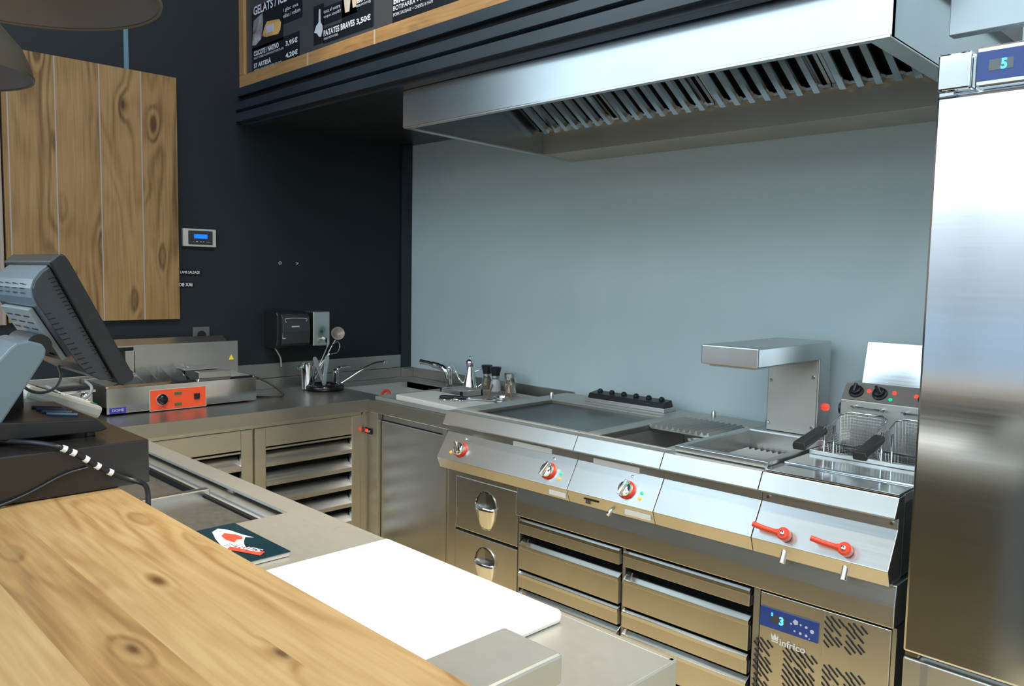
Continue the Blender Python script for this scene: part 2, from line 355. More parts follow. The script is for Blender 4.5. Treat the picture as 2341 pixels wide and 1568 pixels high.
PRN = mat('menu_black_print', (.006,.008,.014), .35)
def patch(x0, x1, z0, z1): return (x0, x1, -1.0535, -1.0515, z0, z1)
obj('printed_patches', boxes(patch(.11,.405,2.535,2.73), patch(.40,.57,2.60,2.72), patch(.11,.545,2.43,2.545), patch(.662,.742,2.46,2.62), patch(.738,1.10,2.455,2.515), patch(.738,.99,2.53,2.60), patch(.88,1.10,2.515,2.63), patch(1.225,1.62,2.44,2.60)), PRN, mb)
Y = -1.0542; UX, UZ = (1,0,0), (0,0,1); TX = mat('menu_text', (.62,.66,.74), .6)
for s, x, z, w, h, bd in (('GELATS / ICE', .13, 2.693, .31, .040, .02), ('COCOTE / NATIVO', .131, 2.506, .235, .024, .03), ('3,95€', .428, 2.497, .104, .026, .03), ('57 ARTESÀ', .13, 2.452, .165, .026, .03), ('4,20€', .427, 2.445, .106, .026, .03),
        ('GELAT I SOBRE CUCURUTXO DE XOCOLATA', .131, 2.492, .28, .009, 0), ('ARTESÀ I GELATS DE MASSA DEL PAÍS', .13, 2.438, .26, .009, 0), ('I glac eva', .408, 2.648, .13, .020, 0), ('vàlua i volum', .405, 2.625, .15, .018, 0),
        ('PATATES BRAVES', .744, 2.482, .230, .025, .03), ('3,50€', .986, 2.478, .098, .027, .03), ('FRIED POTATOES', .746, 2.467, .108, .009, 0), ('tasta'+' el vostre', .744, 2.575, .125, .015, 0), ('toque casolà!!', .744, 2.552, .13, .016, 0),
        ('BRAVES', .99, 2.562, .10, .022, .03), ('FRIED POTATOES', .985, 2.548, .10, .009, 0), ('BOTIFARRA + FORMATGE I PERNIL', 1.231, 2.483, .40, .017, .01), ('PORK SAUSAGE + CHEESE & HAM', 1.232, 2.462, .235, .012, .0), ('BIKINI', 1.233, 2.506, .11, .024, .03)):
    text('menu_lettering', s, w, h, (x, Y, z), UX, UZ, TX, mb, bold=bd)
obj('ice_cream_picture', build((add_prism, [(.115,2.56),(.15,2.555),(.20,2.575),(.22,2.64),(.215,2.69),(.13,2.67)], -1.0535, -1.0545, 'y')), mottled('picture_grey_brown', (.06,.03,.02), (.40,.42,.46), .5, (14,14,14)), mb)
obj('jar_picture', build((add_prism, [(.215,2.585),(.245,2.575),(.36,2.567),(.378,2.58),(.385,2.612),(.37,2.63),(.26,2.642),(.235,2.62)], -1.0535, -1.0550, 'y')), mottled('picture_caramel', (.42,.20,.05), (.70,.45,.18), .5, (9,9,9)), mb)
obj('jar_label_picture', boxes((.255,.318,-1.0556,-1.0540,2.588,2.622)), mat('picture_lilac', (.42,.42,.56), .5), mb)
obj('fork_picture', build((add_prism, [(.668,2.512),(.690,2.505),(.708,2.488),(.722,2.486),(.734,2.510),(.732,2.53),(.718,2.548),(.716,2.60),(.706,2.60),(.704,2.548),(.685,2.537)], -1.0535, -1.0545, 'y')), mat('picture_white', (.60,.62,.70), .5), mb)
obj('cup_picture', build((add_prism, [(.895,2.60),(.945,2.60),(.935,2.545),(.905,2.545)], -1.0535, -1.0545, 'y'), (add_prism, [(.95,2.61),(.995,2.61),(.982,2.553),(.960,2.553)], -1.0535, -1.0545, 'y')), mottled('picture_cups', (.55,.58,.68), (.60,.42,.22), .5, (16,1,1)), mb)

mb.location.y += .02

# ---------------------------------------------------------------- wooden wall panels, things on the black wall
wp = thing('plank_wall_panel', (.0, -1.37, 1.27), 'tan knotty plank panel with pale vertical grooves hung on the black wall', 'wall panel')
obj('planks', boxes((.006, .030, -2.055, -1.361, 1.270, 2.366)), PANL, wp, bevel=.0015)
obj('hanging_rail', boxes((0, .008, -1.578, -1.560, 2.36, 4.2)), mat('rail_pale_blue', (.10,.20,.27), .4), wp, label='pale blue metal rail')
wp2 = tag(obj('greyish_wall_panel', boxes((.004, .024, -2.76, -2.062, 1.262, 2.36)), PANG, bevel=.0015), 'greyer plank panel of which only a sliver shows at the photo edge beside the terminal', 'wall panel')

tp = thing('wall_controller', (0, -1.258, 1.607), 'pale wall controller with a blue display beside the plank panel', 'controller')
obj('plate', boxes((0, .022, -1.337, -1.179, 1.608, 1.691)), PALE, tp, bevel=.003)
obj('face', boxes((.020, .026, -1.314, -1.198, 1.618, 1.682)), GREYP, tp, bevel=.002)
obj('display', boxes((.0255, .0270, -1.288, -1.224, 1.646, 1.666)), LCD, tp, label='lit blue display')
text('buttons_print', '- + ◂ ▸ ---', .085, .005, (.0275, -1.295, 1.629), (0,1,0), UZ, WHTP, tp)
l1 = thing('sausage_label', (0, -1.30, 1.48), 'small black label strip reading LAMB SAUSAGE on the black wall', 'label')
obj('strip', boxes((.0, .0015, -1.356, -1.243, 1.472, 1.500)), BLKG, l1)
text('lettering', 'LAMB SAUSAGE', .092, .012, (.0022, -1.345, 1.481), (0,1,0), UZ, WHTP, l1)
l2 = thing('xai_label', (0, -1.32, 1.42), 'black label strip reading DE XAI under the other label', 'label')
obj('strip', boxes((.0, .0015, -1.358, -1.280, 1.415, 1.442)), BLKG, l2)
text('lettering', 'DE XAI', .062, .016, (.0022, -1.352, 1.421), (0,1,0), UZ, WHTP, l2, bold=.02)
for lab, y, s in (('tiny ring-shaped white mark on the black wall above the paper dispenser', -.832, 'O'), ('tiny slanted white mark on the black wall nearer the corner', -.735, '>')):
    h = text('wall_mark', s, .016, .015, (.001, y-.008, 1.532), (0,.95,.3), (0,-.3,.95), WHTP, None); tag(h, lab, 'wall mark')
so = thing('wall_socket', (0, -1.25, 1.14), 'dark grey wall socket showing behind the warming machine', 'socket')
obj('plate', boxes((0, .010, -1.292, -1.212, 1.148, 1.228)), mat('socket_grey', (.09,.095,.10), .4), so, bevel=.002)
obj('recess', build((add_lathe, [(.0,.0105),(.020,.0108),(.022,.012),(.020,.0105)], (0,-1.252,1.188), 24, (1,0,0), False)), BLK, so)

pd = thing('paper_dispenser', (0, -.85, 1.11), 'black paper towel dispenser with curved front on the black wall', 'dispenser')
obj('housing', build((add_prism, [(0,1.116),(.09,1.112),(.125,1.13),(.135,1.18),(.135,1.28),(.125,1.296),(0,1.300)], -.925, -.748, 'y')), BLK, pd, bevel=.004)
obj('front_cover', build((add_prism, [(.134,1.128),(.150,1.14),(.156,1.20),(.150,1.27),(.134,1.288)], -.905, -.752, 'y')), GREYP, pd, bevel=.003)
obj('slot_frame', build((add_tube, smooth_path([(.154,-.885,1.245),(.153,-.885,1.266),(.153,-.775,1.264),(.154,-.775,1.250)],4), .0015, 6)), PALE, pd)
obj('badge', boxes((.156,.1585,-.857,-.815,1.222,1.229)), PALE, pd); obj('sticker', boxes((.150,.153,-.905,-.888,1.165,1.196)), PALE, pd, label='pale sticker')
sd = thing('soap_dispenser', (0, -.61, 1.09), 'upright steel soap dispenser beside the black paper dispenser', 'dispenser')
obj('housing', boxes((0, .095, -.700, -.600, 1.115, 1.296)), ST, sd, bevel=.006)
obj('level_window', build((add_lathe, [(.009,.095),(.009,.0965),(.007,.097)], (0,-.650,1.190), 18, (1,0,0))), mat('dark_green', (.02,.10,.05), .3), sd)
obj('spout', build((add_tube, [(.09,-.640,1.155),(.125,-.640,1.150),(.135,-.640,1.138)], .009, 12)), CHR, sd)
bm = bmesh.new(); add_tube(bm, smooth_path([(.03,-.885,1.115),(.03,-.865,1.085),(.02,-.845,1.055),(.016,-.838,1.01)]), .004, 8)
tag(obj('dispenser_cable', bm, PALE, at=(.016,-.838,1.01), smooth=True), 'pale cable hanging under the black paper dispenser', 'cable')

# ---------------------------------------------------------------- left and back worktops (one bent counter)
wt = thing('corner_worktop', (.3, -.9, .9), 'L-shaped brushed steel worktop with splashback running into the room corner', 'worktop')
bm = boxes((.0, .599, -.704, -.60, .868, .9), (0, .599, -2.345, -.704, .868, .9), (0, .19, -.60, 0, .868, .9), (.19, .62, -.17, 0, .868, .9), (.62, 1.288, -.60, 0, .868, .9), (.599, 1.288, -.704, -.60, .868, .9))
add_box(bm, .19, .62, -.60, -.585, .868, .9)
obj('top', bm, STW, wt)
obj('front_edge', boxes((.585,.6005,-2.345,-.7035,.843,.9004)), STW, wt, bevel=.002); obj('front_edge', boxes((.5995,1.288,-.7055,-.690,.843,.9004)), STW, wt, bevel=.002)
obj('splashback', boxes((.001, .012, -2.345, -.002, .9, .954), (.012, 1.285, -.014, 0, .9, .954), (.012, .05, -.075, -.014, .9, .952)), STW, wt, bevel=.002)
obj('high_splashback', boxes((.001, .008, -2.345, -.058, .956, 1.030)), STW, wt, bevel=.002)
sk = bmesh.new(); add_box(sk, .19, .20, -.585, -.17, .72, .899); add_box(sk, .61, .62, -.585, -.17, .72, .899); add_box(sk, .19, .62, -.595, -.585, .72, .899); add_box(sk, .19, .62, -.17, -.16, .72, .899); add_box(sk, .19, .62, -.59, -.165, .76, .772)
obj('sink_basin', sk, steel('steel_basin', (.60,.59,.57), .35, (30,30,30), .04, metal=.45), wt)
tag(obj('red_hose_clip', build((add_tube, smooth_path([(.505,-.56,.86),(.500,-.55,.905),(.515,-.535,.918),(.535,-.535,.905),(.545,-.54,.86)]), .007, 8)), RED, at=(.52,-.55,.86), smooth=True), 'red plastic clip inside the corner sink', 'clip')

# louvred machine cabinet under the left worktop
def louvre_door(root, y0, y1, ztop=.822, zbot=.12):
    fr = .052
    d = obj('door', boxes((.552,.572,y0,y0+fr,zbot,ztop), (.552,.572,y1-fr,y1,zbot,ztop), (.552,.572,y0+fr,y1-fr,ztop-.085,ztop), (.552,.572,y0+fr,y1-fr,zbot,zbot+.06)), STF, root, bevel=.002)
    z = ztop-.105; bm = bmesh.new()
    while z-.085 > zbot+.05:
        add_prism(bm, [(.535,z-.012),(.573,z-.052),(.573,z-.070),(.569,z-.070),(.569,z-.054),(.532,z-.015)], y0+fr, y1-fr, 'y'); z -= .0868
    obj('louvres', bm, ST, d)
    obj('inner_rail', boxes((.555,.566,y0+fr,y1-fr,ztop-.101,ztop-.093)), ST, d)
lc = thing('louvred_cabinet', (.3, -1.3, 0), 'steel cabinet with two louvred doors under the left worktop', 'cabinet')
obj('body', boxes((.02,.50,-2.33,-.73,.06,.842)), GAP, lc)
obj('frame', boxes((.500,.560,-1.277,-1.271,.10,.842),(.500,.566,-2.34,-.715,.822,.843),(.500,.566,-.722,-.700,.06,.843),(.02,.55,-2.33,-.73,.06,.11)), STF, lc, bevel=.001)
louvre_door(lc, -1.270, -.726); louvre_door(lc, -1.824, -1.280)
# corner post and sliding door unit under the sink
cb = thing('sink_cabinet', (.95, -.4, 0), 'steel sink cabinet with a plain sliding door and corner post', 'cabinet')
obj('body', boxes((.60,1.245,-.655,-.03,.06,.708),(.66,1.245,-.655,-.63,.70,.842)), STD, cb)
obj('corner_post', boxes((.535,.672,-.703,-.66,.06,.843)), STF, cb, bevel=.002)
obj('post', boxes((1.135,1.165,-.690,-.655,.06,.843),(1.168,1.290,-.690,-.655,.06,.720)), STF, cb, bevel=.002)
obj('door', boxes((.676,1.131,-.682,-.660,.10,.806)), ST, cb, bevel=.003)
obj('door_track', boxes((.676,1.131,-.672,-.655,.81,.843)), STD, cb)
dg = obj('digital_thermostat', boxes((.577,.632,-.708,-.702,.735,.764)), BLKG, cb, bevel=.001)
obj('display', boxes((.583,.604,-.7095,-.7078,.742,.757)), LEDR, dg, label='lit red display'); text('display_print', '▴▾', .012, .010, (.610,-.7085,.743), UX, UZ, WHTP, dg)

# ---------------------------------------------------------------- sink corner: small things
def at_z(z): return z
hp = thing('hot_dog_warmer', (.2, -1.47, .9), 'long steel warming machine with an orange control panel on the left worktop', 'warming machine')
obj('body', boxes((.03,.336,-1.790,-1.780,.908,1.02),(.03,.336,-1.156,-1.146,.908,1.02),(.03,.338,-1.79,-1.146,.908,.935),(.02,.032,-1.79,-1.146,.908,1.02),(.03,.335,-1.35,-1.15,.935,.995)), ST, hp, bevel=.0015)
obj('front_panel', build((add_prism, [(.336,.912),(.344,.912),(.344,1.014),(.320,1.022),(.318,1.018),(.336,1.010)], -1.792, -1.145, 'y')), STP, hp, bevel=.001)
cp = obj('control_panel', boxes((.344,.3465,-1.621,-1.384,.907,.992)), ORNG, hp, label='orange control panel')
obj('panel_border', boxes((.3438,.3458,-1.624,-1.381,.904,.995)), PALE, cp)
obj('knob', build((add_lathe, [(.023,0),(.023,.004),(.018,.006),(.017,.020),(.014,.022)], (.3465,-1.572,.951), 26, (1,0,0))), BLKG, cp, smooth=True); obj('knob_ring', build((add_lathe, [(.0245,0),(.0245,.003),(.021,.004)], (.3465,-1.572,.951), 26, (1,0,0))), CHR, cp, smooth=True)
for z in (.968,.921): obj('indicator', boxes((.346,.350,-1.520,-1.490,z,z+.009)), mat('indicator_green', (.02,.16,.05), .35), cp, label='green indicator')
obj('rocker_switch', boxes((.346,.353,-1.436,-1.412,.940,.964)), BLK, cp, bevel=.001)
obj('maker_plate', boxes((.344,.3455,-1.782,-1.718,.910,.934)), BLUL, hp, label='blue maker plate'); text('maker_lettering', 'DOME', .045, .011, (.3460,-1.772,.918), (0,1,0), UZ, PALE, hp, bold=.03)
obj('back_guard', boxes((.148,.154,-1.615,-1.140,.99,1.168),(.148,.154,-1.650,-1.610,.99,1.145)), ST, hp, bevel=.001)
obj('top_cover', build((add_prism, [(.152,1.160),(.152,1.166),(.10,1.192),(.05,1.188),(.04,1.10),(.05,1.10),(.06,1.180),(.10,1.184)], -1.70, -1.190, 'y')), ST, hp, bevel=.001)
for i in range(5):
    y = -1.640+.062*i
    obj('divider', build((add_prism, [(.17,1.02),(.315,.985),(.318,1.022),(.305,1.035),(.17,1.070)], y, y+.003, 'y')), STP, hp)
obj('bun_plate', boxes((.17,.315,-1.40,-1.25,1.02,1.052)), ST, hp, bevel=.003)
obj('rear_plate', boxes((.16,.26,-1.44,-1.28,1.055,1.062)), ST, hp, bevel=.001)
obj('warning_sticker', build((add_prism, [(-1.185,1.080),(-1.161,1.080),(-1.173,1.104)], .154, .1552, 'x')), YEL, hp, label='yellow warning triangle')
for y in (-1.70,-1.22): obj('foot', build((add_lathe, [(.012,0),(.012,.009)], (.30,y,.9), 12)), BLK, hp)
bm = bmesh.new(); add_tube(bm, smooth_path([(.10,-1.14,.955),(.13,-1.12,.985),(.17,-1.06,.99),(.25,-1.00,.945),(.30,-.985,.908),(.28,-1.04,.905),(.20,-1.12,.905),(.15,-1.14,.91)]), .0045, 8)
tag(obj('power_cable', bm, BLK, at=(.2,-1.06,.905), smooth=True), 'black power cable looping from the end of the warming machine', 'cable')
sb = thing('steel_side_unit', (.2, -2.0, .9), 'low steel unit with clamps half hidden behind the payment terminal', 'kitchen unit')
obj('body', boxes((.03,.30,-2.30,-1.83,.905,1.0)), ST, sb, bevel=.002); obj('lid', boxes((.02,.31,-2.31,-1.82,1.001,1.012)), STP, sb, bevel=.002)
obj('clamp', build((add_lathe, [(.014,0),(.014,.02),(.008,.024),(.008,.03)], (.31,-1.86,.985), 14, (1,0,0))), CHR, sb, smooth=True)
obj('hose', build((add_tube, smooth_path([(.30,-1.855,1.045),(.36,-1.852,1.03),(.37,-1.862,1.003),(.365,-1.893,.985),(.36,-1.946,1.002),(.34,-2.01,1.045)]), .006, 10)), mat('hose_grey', (.25,.27,.28), .4), sb, smooth=True)

cx, cy = .20, -.695
rg = thing('rubber_ring', (cx, cy, .9), 'thick black rubber ring lying flat on the worktop near the corner tap', 'ring')
bm = bmesh.new(); add_torus(bm, (cx,cy,.915), .083, .0155, 48, 14); obj('ring', bm, BLKG, rg, smooth=True)
pt = thing('utensil_pot', (.155, -.765, .9), 'steel pot holding kitchen utensils inside the black ring', 'pot')
obj('pot', build((add_lathe, [(.030,0),(.032,.004),(.037,.128),(.039,.130),(.036,.130),(.030,.01),(0,.008)], (.155,-.765,.905), 32, (0,0,1), False)), STP, pt, smooth=True)
for s in (-1, 1): obj('side_knob', build((add_lathe, [(.004,0),(.004,.008),(.010,.011),(.010,.019),(.004,.022)], (.155,-.765+s*.037,1.018), 14, (0,s,0))), CHR, pt, smooth=True)
def utensil(name, lab, pts, r, cat, extra=None, m=None):
    u = thing(name, pts[0], lab, cat); bm = bmesh.new(); add_tube(bm, smooth_path(pts, 5), r, 8)
    obj('handle', bm, m or ST, u, smooth=True)
    if extra: extra(u)
    return u
def skim(u):
    bm = bmesh.new(); add_lathe(bm, [(0,-.008),(.018,-.006),(.031,.0),(.034,.004),(.031,.004),(.018,-.003),(0,-.005)], (.172,-.600,1.183), 28, (.8,-.45,.25), False)
    obj('bowl', bm, mottled('skimmer_mesh', (.17,.14,.11), (.27,.23,.19), .45, (40,40,40), 2, metal=.7), u, smooth=True)
utensil('skimmer', 'round flat skimmer standing tallest among the utensils', [(.16,-.745,.93),(.165,-.69,1.02),(.17,-.635,1.12),(.172,-.615,1.15)], .003, 'skimmer', skim)
def loop(u): obj('grip_loop', build((add_tube, smooth_path([(.17,-.655,1.09),(.172,-.632,1.125),(.172,-.603,1.140),(.172,-.590,1.115),(.172,-.605,1.085),(.17,-.64,1.078)],5), .003, 8)), CHR, u, smooth=True)
utensil('scissors', 'scissors with oval loop grips upright in the steel pot', [(.15,-.76,.93),(.16,-.70,1.02),(.17,-.648,1.08)], .004, 'scissors', loop)
utensil('tongs', 'narrow tongs with a gold-tinted tip between the utensils', [(.15,-.75,.93),(.16,-.69,1.05),(.17,-.662,1.12),(.172,-.660,1.158)], [.003]*10+[.006]*6, 'tongs')
def flat(name, lab, a, b, wd, cat):
    u = thing(name, a, lab, cat); A, B = Vector(a), Vector(b); d = (B-A).normalized(); s = d.cross(Vector((1,0,0))).normalized(); bm = bmesh.new(); pts = []
    for t, w in ((0,.55),(.08,.9),(.5,.75),(.8,1.),(.94,.95),(1,.5)): pts.append((t, w))
    L = [A+(B-A)*t - s*w*wd for t, w in pts] + [A+(B-A)*t + s*w*wd for t, w in reversed(pts)]
    v0 = [bm.verts.new(p) for p in L]; v1 = [bm.verts.new(p+Vector((.004,0,0))) for p in L]; bm.faces.new(v0); bm.faces.new(v1[::-1])
    for i in range(len(L)): bm.faces.new([v0[i],v0[(i+1)%len(L)],v1[(i+1)%len(L)],v1[i]])
    obj('blade', bm, ST, u, bevel=.001)
flat('serving_spatula', 'wide rounded steel handle leaning left out of the pot', (.21,-.705,.925), (.20,-.758,1.072), .012, 'utensil')
flat('steel_spatula', 'wide rounded steel handle leaning right beside the pot', (.22,-.715,.925), (.20,-.682,1.075), .013, 'utensil')
tapm = CHR
t1 = thing('corner_tap', (.17,-.60,.9), 'chrome lever tap with a slim curved outlet behind the corner sink', 'tap')
obj('body', build((add_lathe, [(.020,0),(.020,.01),(.015,.016),(.014,.07),(.017,.078),(.016,.092),(.006,.097)], (.17,-.612,.9), 24)), tapm, t1, smooth=True)
obj('lever', build((add_tube, smooth_path([(.17,-.612,.985),(.172,-.59,1.002),(.175,-.56,1.006),(.18,-.53,1.004)]), [.008]*8+[.006]*8+[.005]*3, 10)), tapm, t1, smooth=True)
obj('spout', build((add_tube, smooth_path([(.17,-.595,.912),(.185,-.53,.950),(.205,-.455,.995),(.22,-.40,1.018),(.235,-.355,1.024)]), .0065, 10)), tapm, t1, smooth=True)
obj('nozzle', build((add_lathe, [(.008,-.014),(.010,-.012),(.010,.010),(.007,.012)], (.238,-.350,1.020), 16, (.2,.2,1))), tapm, t1, smooth=True)
t2 = thing('sink_tap', (.56,-.165,.9), 'chunky chrome mixer tap with a lever rising toward the sink', 'tap')
obj('body', build((add_lathe, [(.024,0),(.024,.006),(.018,.012),(.017,.095),(.019,.105),(.017,.118),(.005,.121)], (.560,-.165,.9), 26)), tapm, t2, smooth=True)
obj('spout', build((add_tube, smooth_path([(.553,-.172,.955),(.546,-.178,.992),(.515,-.184,1.012),(.44,-.190,1.022),(.355,-.196,1.029)]), [.020]*6+[.021]*6+[.0175]*6+[.013]*7, 12)), tapm, t2, smooth=True)
obj('nozzle', build((add_lathe, [(.009,0),(.009,.016)], (.362,-.194,1.010), 14)), tapm, t2, smooth=True)
oc = thing('oil_cruet', (.68,-.13,.9), 'conical polished steel oil cruet with spout, handle and ball lid', 'oil cruet')
obj('body', build((add_lathe, [(.040,0),(.042,.004),(.040,.012),(.016,.112),(.014,.122)], (.680,-.13,.905), 32)), CHR, oc, smooth=True)
obj('lid', build((add_lathe, [(.014,0),(.018,.006),(.0215,.018),(.020,.030),(.012,.038),(.005,.041),(.004,.047),(.006,.050),(.003,.054)], (.680,-.13,1.026), 28)), CHR, oc, smooth=True)
obj('spout', build((add_tube, smooth_path([(.648,-.15,.94),(.630,-.165,.965),(.618,-.175,1.0),(.606,-.185,1.030)]), [.007]*6+[.005]*6+[.003]*7, 10)), CHR, oc, smooth=True)
obj('handle', build((add_tube, smooth_path([(.698,-.115,1.0),(.735,-.085,1.015),(.755,-.07,.99),(.745,-.08,.955),(.715,-.10,.925)]), .003, 8)), CHR, oc, smooth=True)
def grinder(x, y, lab, fill, fname):
    g = thing('spice_grinder', (x,y,.9), lab, 'grinder')
    obj('jar', build((add_lathe, [(.026,0),(.028,.004),(.028,.018),(.023,.05),(.017,.068),(.017,.076)], (x,y,.922), 24)), GLS, g, smooth=True)
    obj(fname, build((add_lathe, [(.024,.003),(.025,.018),(.020,.048),(.013,.062)], (x,y,.923), 20)), fill, g, smooth=True)
    obj('collar', build((add_lathe, [(.019,0),(.019,.012)], (x,y,.992), 20)), ST, g, smooth=True)
    obj('cap', build((add_lathe, [(.021,0),(.022,.012),(.029,.038),(.029,.041),(.025,.044)], (x,y,1.003), 24)), BLK, g, smooth=True)
grinder(.808,-.130,'glass pepper grinder with a flared black cap beside the oil cruet', PEPP, 'peppercorns')
grinder(.893,-.150,'glass salt grinder with a flared black cap full of white salt', SALT, 'salt')
sh = thing('steel_shaker', (.955,-.10,.9), 'plain cylindrical steel shaker next to the two grinders', 'shaker')
obj('body', build((add_lathe, [(.028,0),(.030,.003),(.030,.078)], (.965,-.115,.922), 30)), STP, sh, smooth=True); obj('lid', build((add_lathe, [(.0315,0),(.0315,.018),(.029,.021)], (.965,-.115,1.0), 30)), ST, sh, smooth=True)
# draining tray with chopping board
dt = thing('draining_tray', (.95,-.4,.9), 'shallow steel draining tray carrying the small chopping board', 'tray')
bm = boxes((.63,1.225,-.675,-.09,.9005,.904))
for b in ((.625,1.230,-.683,-.673,.9005,.918),(.625,1.230,-.09,-.08,.9005,.918),(.621,.632,-.68,-.085,.9005,.918),(1.222,1.233,-.68,-.085,.9005,.918)): add_box(bm, *b)
obj('tray', bm, STC, dt, bevel=.002)
brd = build((add_box, .72,1.205,-.642,-.415,.9045,.932)); bmesh.ops.rotate(brd, verts=brd.verts, cent=(.96,-.53,.9), matrix=Matrix.Rotation(-.05,3,'Z'))
tag(obj('small_chopping_board', brd, mat('cream_nylon', (.78,.74,.66), .4), at=(.92,-.5,.9045), bevel=.006), 'small cream chopping board with a knife on it, on the draining tray', 'chopping board')
kn = thing('kitchen_knife', (.96,-.52,.933), 'kitchen knife with a black handle lying on the small chopping board', 'knife')
bm = bmesh.new(); add_tube(bm, [(.960,-.563,.942),(.968,-.558,.943),(1.02,-.520,.943),(1.065,-.487,.942)], [.006,.009,.010,.007], 10); obj('handle', bm, BLK, kn, smooth=True)
bm = bmesh.new(); add_prism(bm, [(1.058,-.482),(1.066,-.496),(1.185,-.425),(1.205,-.392),(1.165,-.402)], .939, .941, 'z'); obj('blade', bm, STP, kn)
wk = thing('wire_whisk', (.99,-.57,.933), 'small bent wire tool lying on the small chopping board', 'wire tool')
obj('wire', build((add_tube, smooth_path([(.97,-.575,.938),(1.0,-.59,.938),(1.04,-.575,.938),(1.05,-.555,.938),(1.02,-.545,.938),(1.06,-.55,.938),(1.09,-.54,.938),(1.06,-.53,.938),(1.03,-.54,.938)],5), .0025, 6)), CHR, wk, smooth=True)
gp = thing('gastronorm_insert', (.82,-.33,.9), 'small square steel insert tray behind the small chopping board', 'tray')
obj('tray', boxes((.70,.86,-.345,-.335,.9045,.935),(.70,.86,-.215,-.205,.9045,.935),(.70,.71,-.345,-.205,.9045,.935),(.85,.86,-.345,-.205,.9045,.935),(.70,.86,-.34,-.21,.9045,.908)), ST, gp, bevel=.001)
for a, b, lab in (((.885,-.16,.96),(1.03,-.33,.925),'brown wooden stick beside the square steel insert'), ((.93,-.09,1.005),(1.10,-.28,.93),'long brown wooden stick leaning across the two grinders'), ((1.01,-.16,.965),(1.16,-.30,.928),'brown wooden stick nearest the plain steel shaker')):
    tag(obj('wooden_stick', build((add_tube, [a, b], .0045, 8)), TWIG, at=b, smooth=True), lab, 'stick')
gm = thing('glass_dish', (1.06,-.26,.9), 'little steel-rimmed dish holding the wooden sticks', 'dish')
obj('dish', build((add_lathe, [(.020,0),(.032,.004),(.036,.026),(.033,.026),(.028,.006),(0,.005)], (1.075,-.285,.905), 24, (0,0,1), False)), STP, gm, smooth=True)

# ---------------------------------------------------------------- cooking line
PROF = [(-.780,.952),(-.806,.902),(-.800,.898),(-.776,.896),(-.776,.866),(-.834,.770),(-.817,.726),(-.735,.726),(-.735,.952)]
def module(name, x0, x1, label, cat, hole, depth, seam=.001):
    r = line_thing(name, (x0+x1)/2, -.4, .66, label, cat)
    f = obj('front_fascia', build((add_prism, PROF, x0+seam, x1-seam, 'x')), STF, r, bevel=.0018)
    hx0, hx1, hy0, hy1 = hole; z = .954
    bm = boxes((x0+seam, x1-seam, -.735, hy0, .93, z), (x0+seam, x1-seam, hy1, -.030, .93, z), (x0+seam, hx0, hy0, hy1, .93, z), (hx1, x1-seam, hy0, hy1, .93, z))
    for b in ((hx0,hx0-.004,hy0,hy1,z-depth,z-.002),(hx1,hx1+.004,hy0,hy1,z-depth,z-.002),(hx0,hx1,hy0-.004,hy0,z-depth,z-.002),(hx0,hx1,hy1,hy1+.004,z-depth,z-.002)): add_box(bm, *b)
    obj('top', bm, STC, r, bevel=.0012)
    obj('side_panel', boxes((x0+seam, x0+.01, -.735, -.03, .732, .93),(x1-.01, x1-seam, -.735, -.03, .732, .93)), ST, r)
    return r
def fr_pt(x, t, out=0):
    """point on the sloping control face: t 0 = top, 1 = bottom"""
    y = -.776-.058*t; z = .866-.096*t; n = Vector((0,-.863,.505)); return Vector((x,y,z))+n*out
NF = Vector((0,-.863,.505))
def knob(r, x, ang, t=.57):
    c = fr_pt(x, t)
    obj('knob_ring', build((add_lathe, [(.031,0),(.031,.006),(.027,.010),(.024,.010)], c, 32, NF)), RED, r, smooth=True, label='red knob ring')
    k = obj('knob', build((add_lathe, [(.026,.002),(.026,.016),(.023,.022),(.016,.024)], c, 32, NF)), CHR, r, smooth=True)
    u = Vector((math.cos(ang),0,0)) + Vector((0,.505,.863))*math.sin(ang); w = NF.cross(u).normalized(); bm = bmesh.new()
    P = [c+NF*h+u*a*.027+w*b*q for a in (-1,1) for b in (-1,1) for h, q in ((.020,.0085),(.036,.0050))]
    v = [bm.verts.new(p) for p in P]
    for f in ((0,1,3,2),(4,6,7,5),(0,4,5,1),(2,3,7,6),(1,5,7,3),(0,2,6,4)): bm.faces.new([v[i] for i in f])
    obj('grip', bm, CHR, k, bevel=.002)
    p = fr_pt(x+.003, t-.43); obj('screw', build((add_lathe, [(.005,0),(.005,.003),(.003,.004)], p, 12, NF)), CHR, r, smooth=True)
def pilot(r, x, t, m, nm): obj(nm, build((add_lathe, [(.0055,0),(.0055,.003),(.003,.005)], fr_pt(x,t), 16, NF)), m, r, smooth=True)
g = module('griddle', 1.300, 1.982, 'steel griddle with a wide dark flat plate at the corner end', 'griddle', (1.392,1.970,-.712,-.240), .02)
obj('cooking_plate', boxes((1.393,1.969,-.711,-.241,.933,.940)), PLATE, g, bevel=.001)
knob(g, 1.417, 2.4); pilot(g, 1.368, .73, LEDO, 'amber_lamp'); knob(g, 1.878, 1.2); pilot(g, 1.934, .56, LEDG, 'green_lamp'); pilot(g, 1.935, .73, LEDO, 'amber_lamp')
obj('rating_label', boxes((1.671,1.862,-.7785,-.7765,.866,.884)), PAPER, g, label='white printed rating label'); obj('warning_label', boxes((1.900,1.975,-.8310,-.8255,.738,.754)), PAPER, g, label='white warning label')
obj('flue_base', boxes((1.52,1.93,-.165,-.075,.954,.972)), ST, g, bevel=.002)
bm = bmesh.new(); add_prism(bm, [(-.160,.972),(-.150,.992),(-.095,1.000),(-.080,.972)], 1.53, 1.92, 'x')
for i in range(6): add_lathe(bm, [(.012,0),(.012,.010),(.006,.016)], (1.565+i*.064,-.115,.995), 12)
obj('flue_cap', bm, BLK, g, bevel=.002, label='black ribbed flue cap')
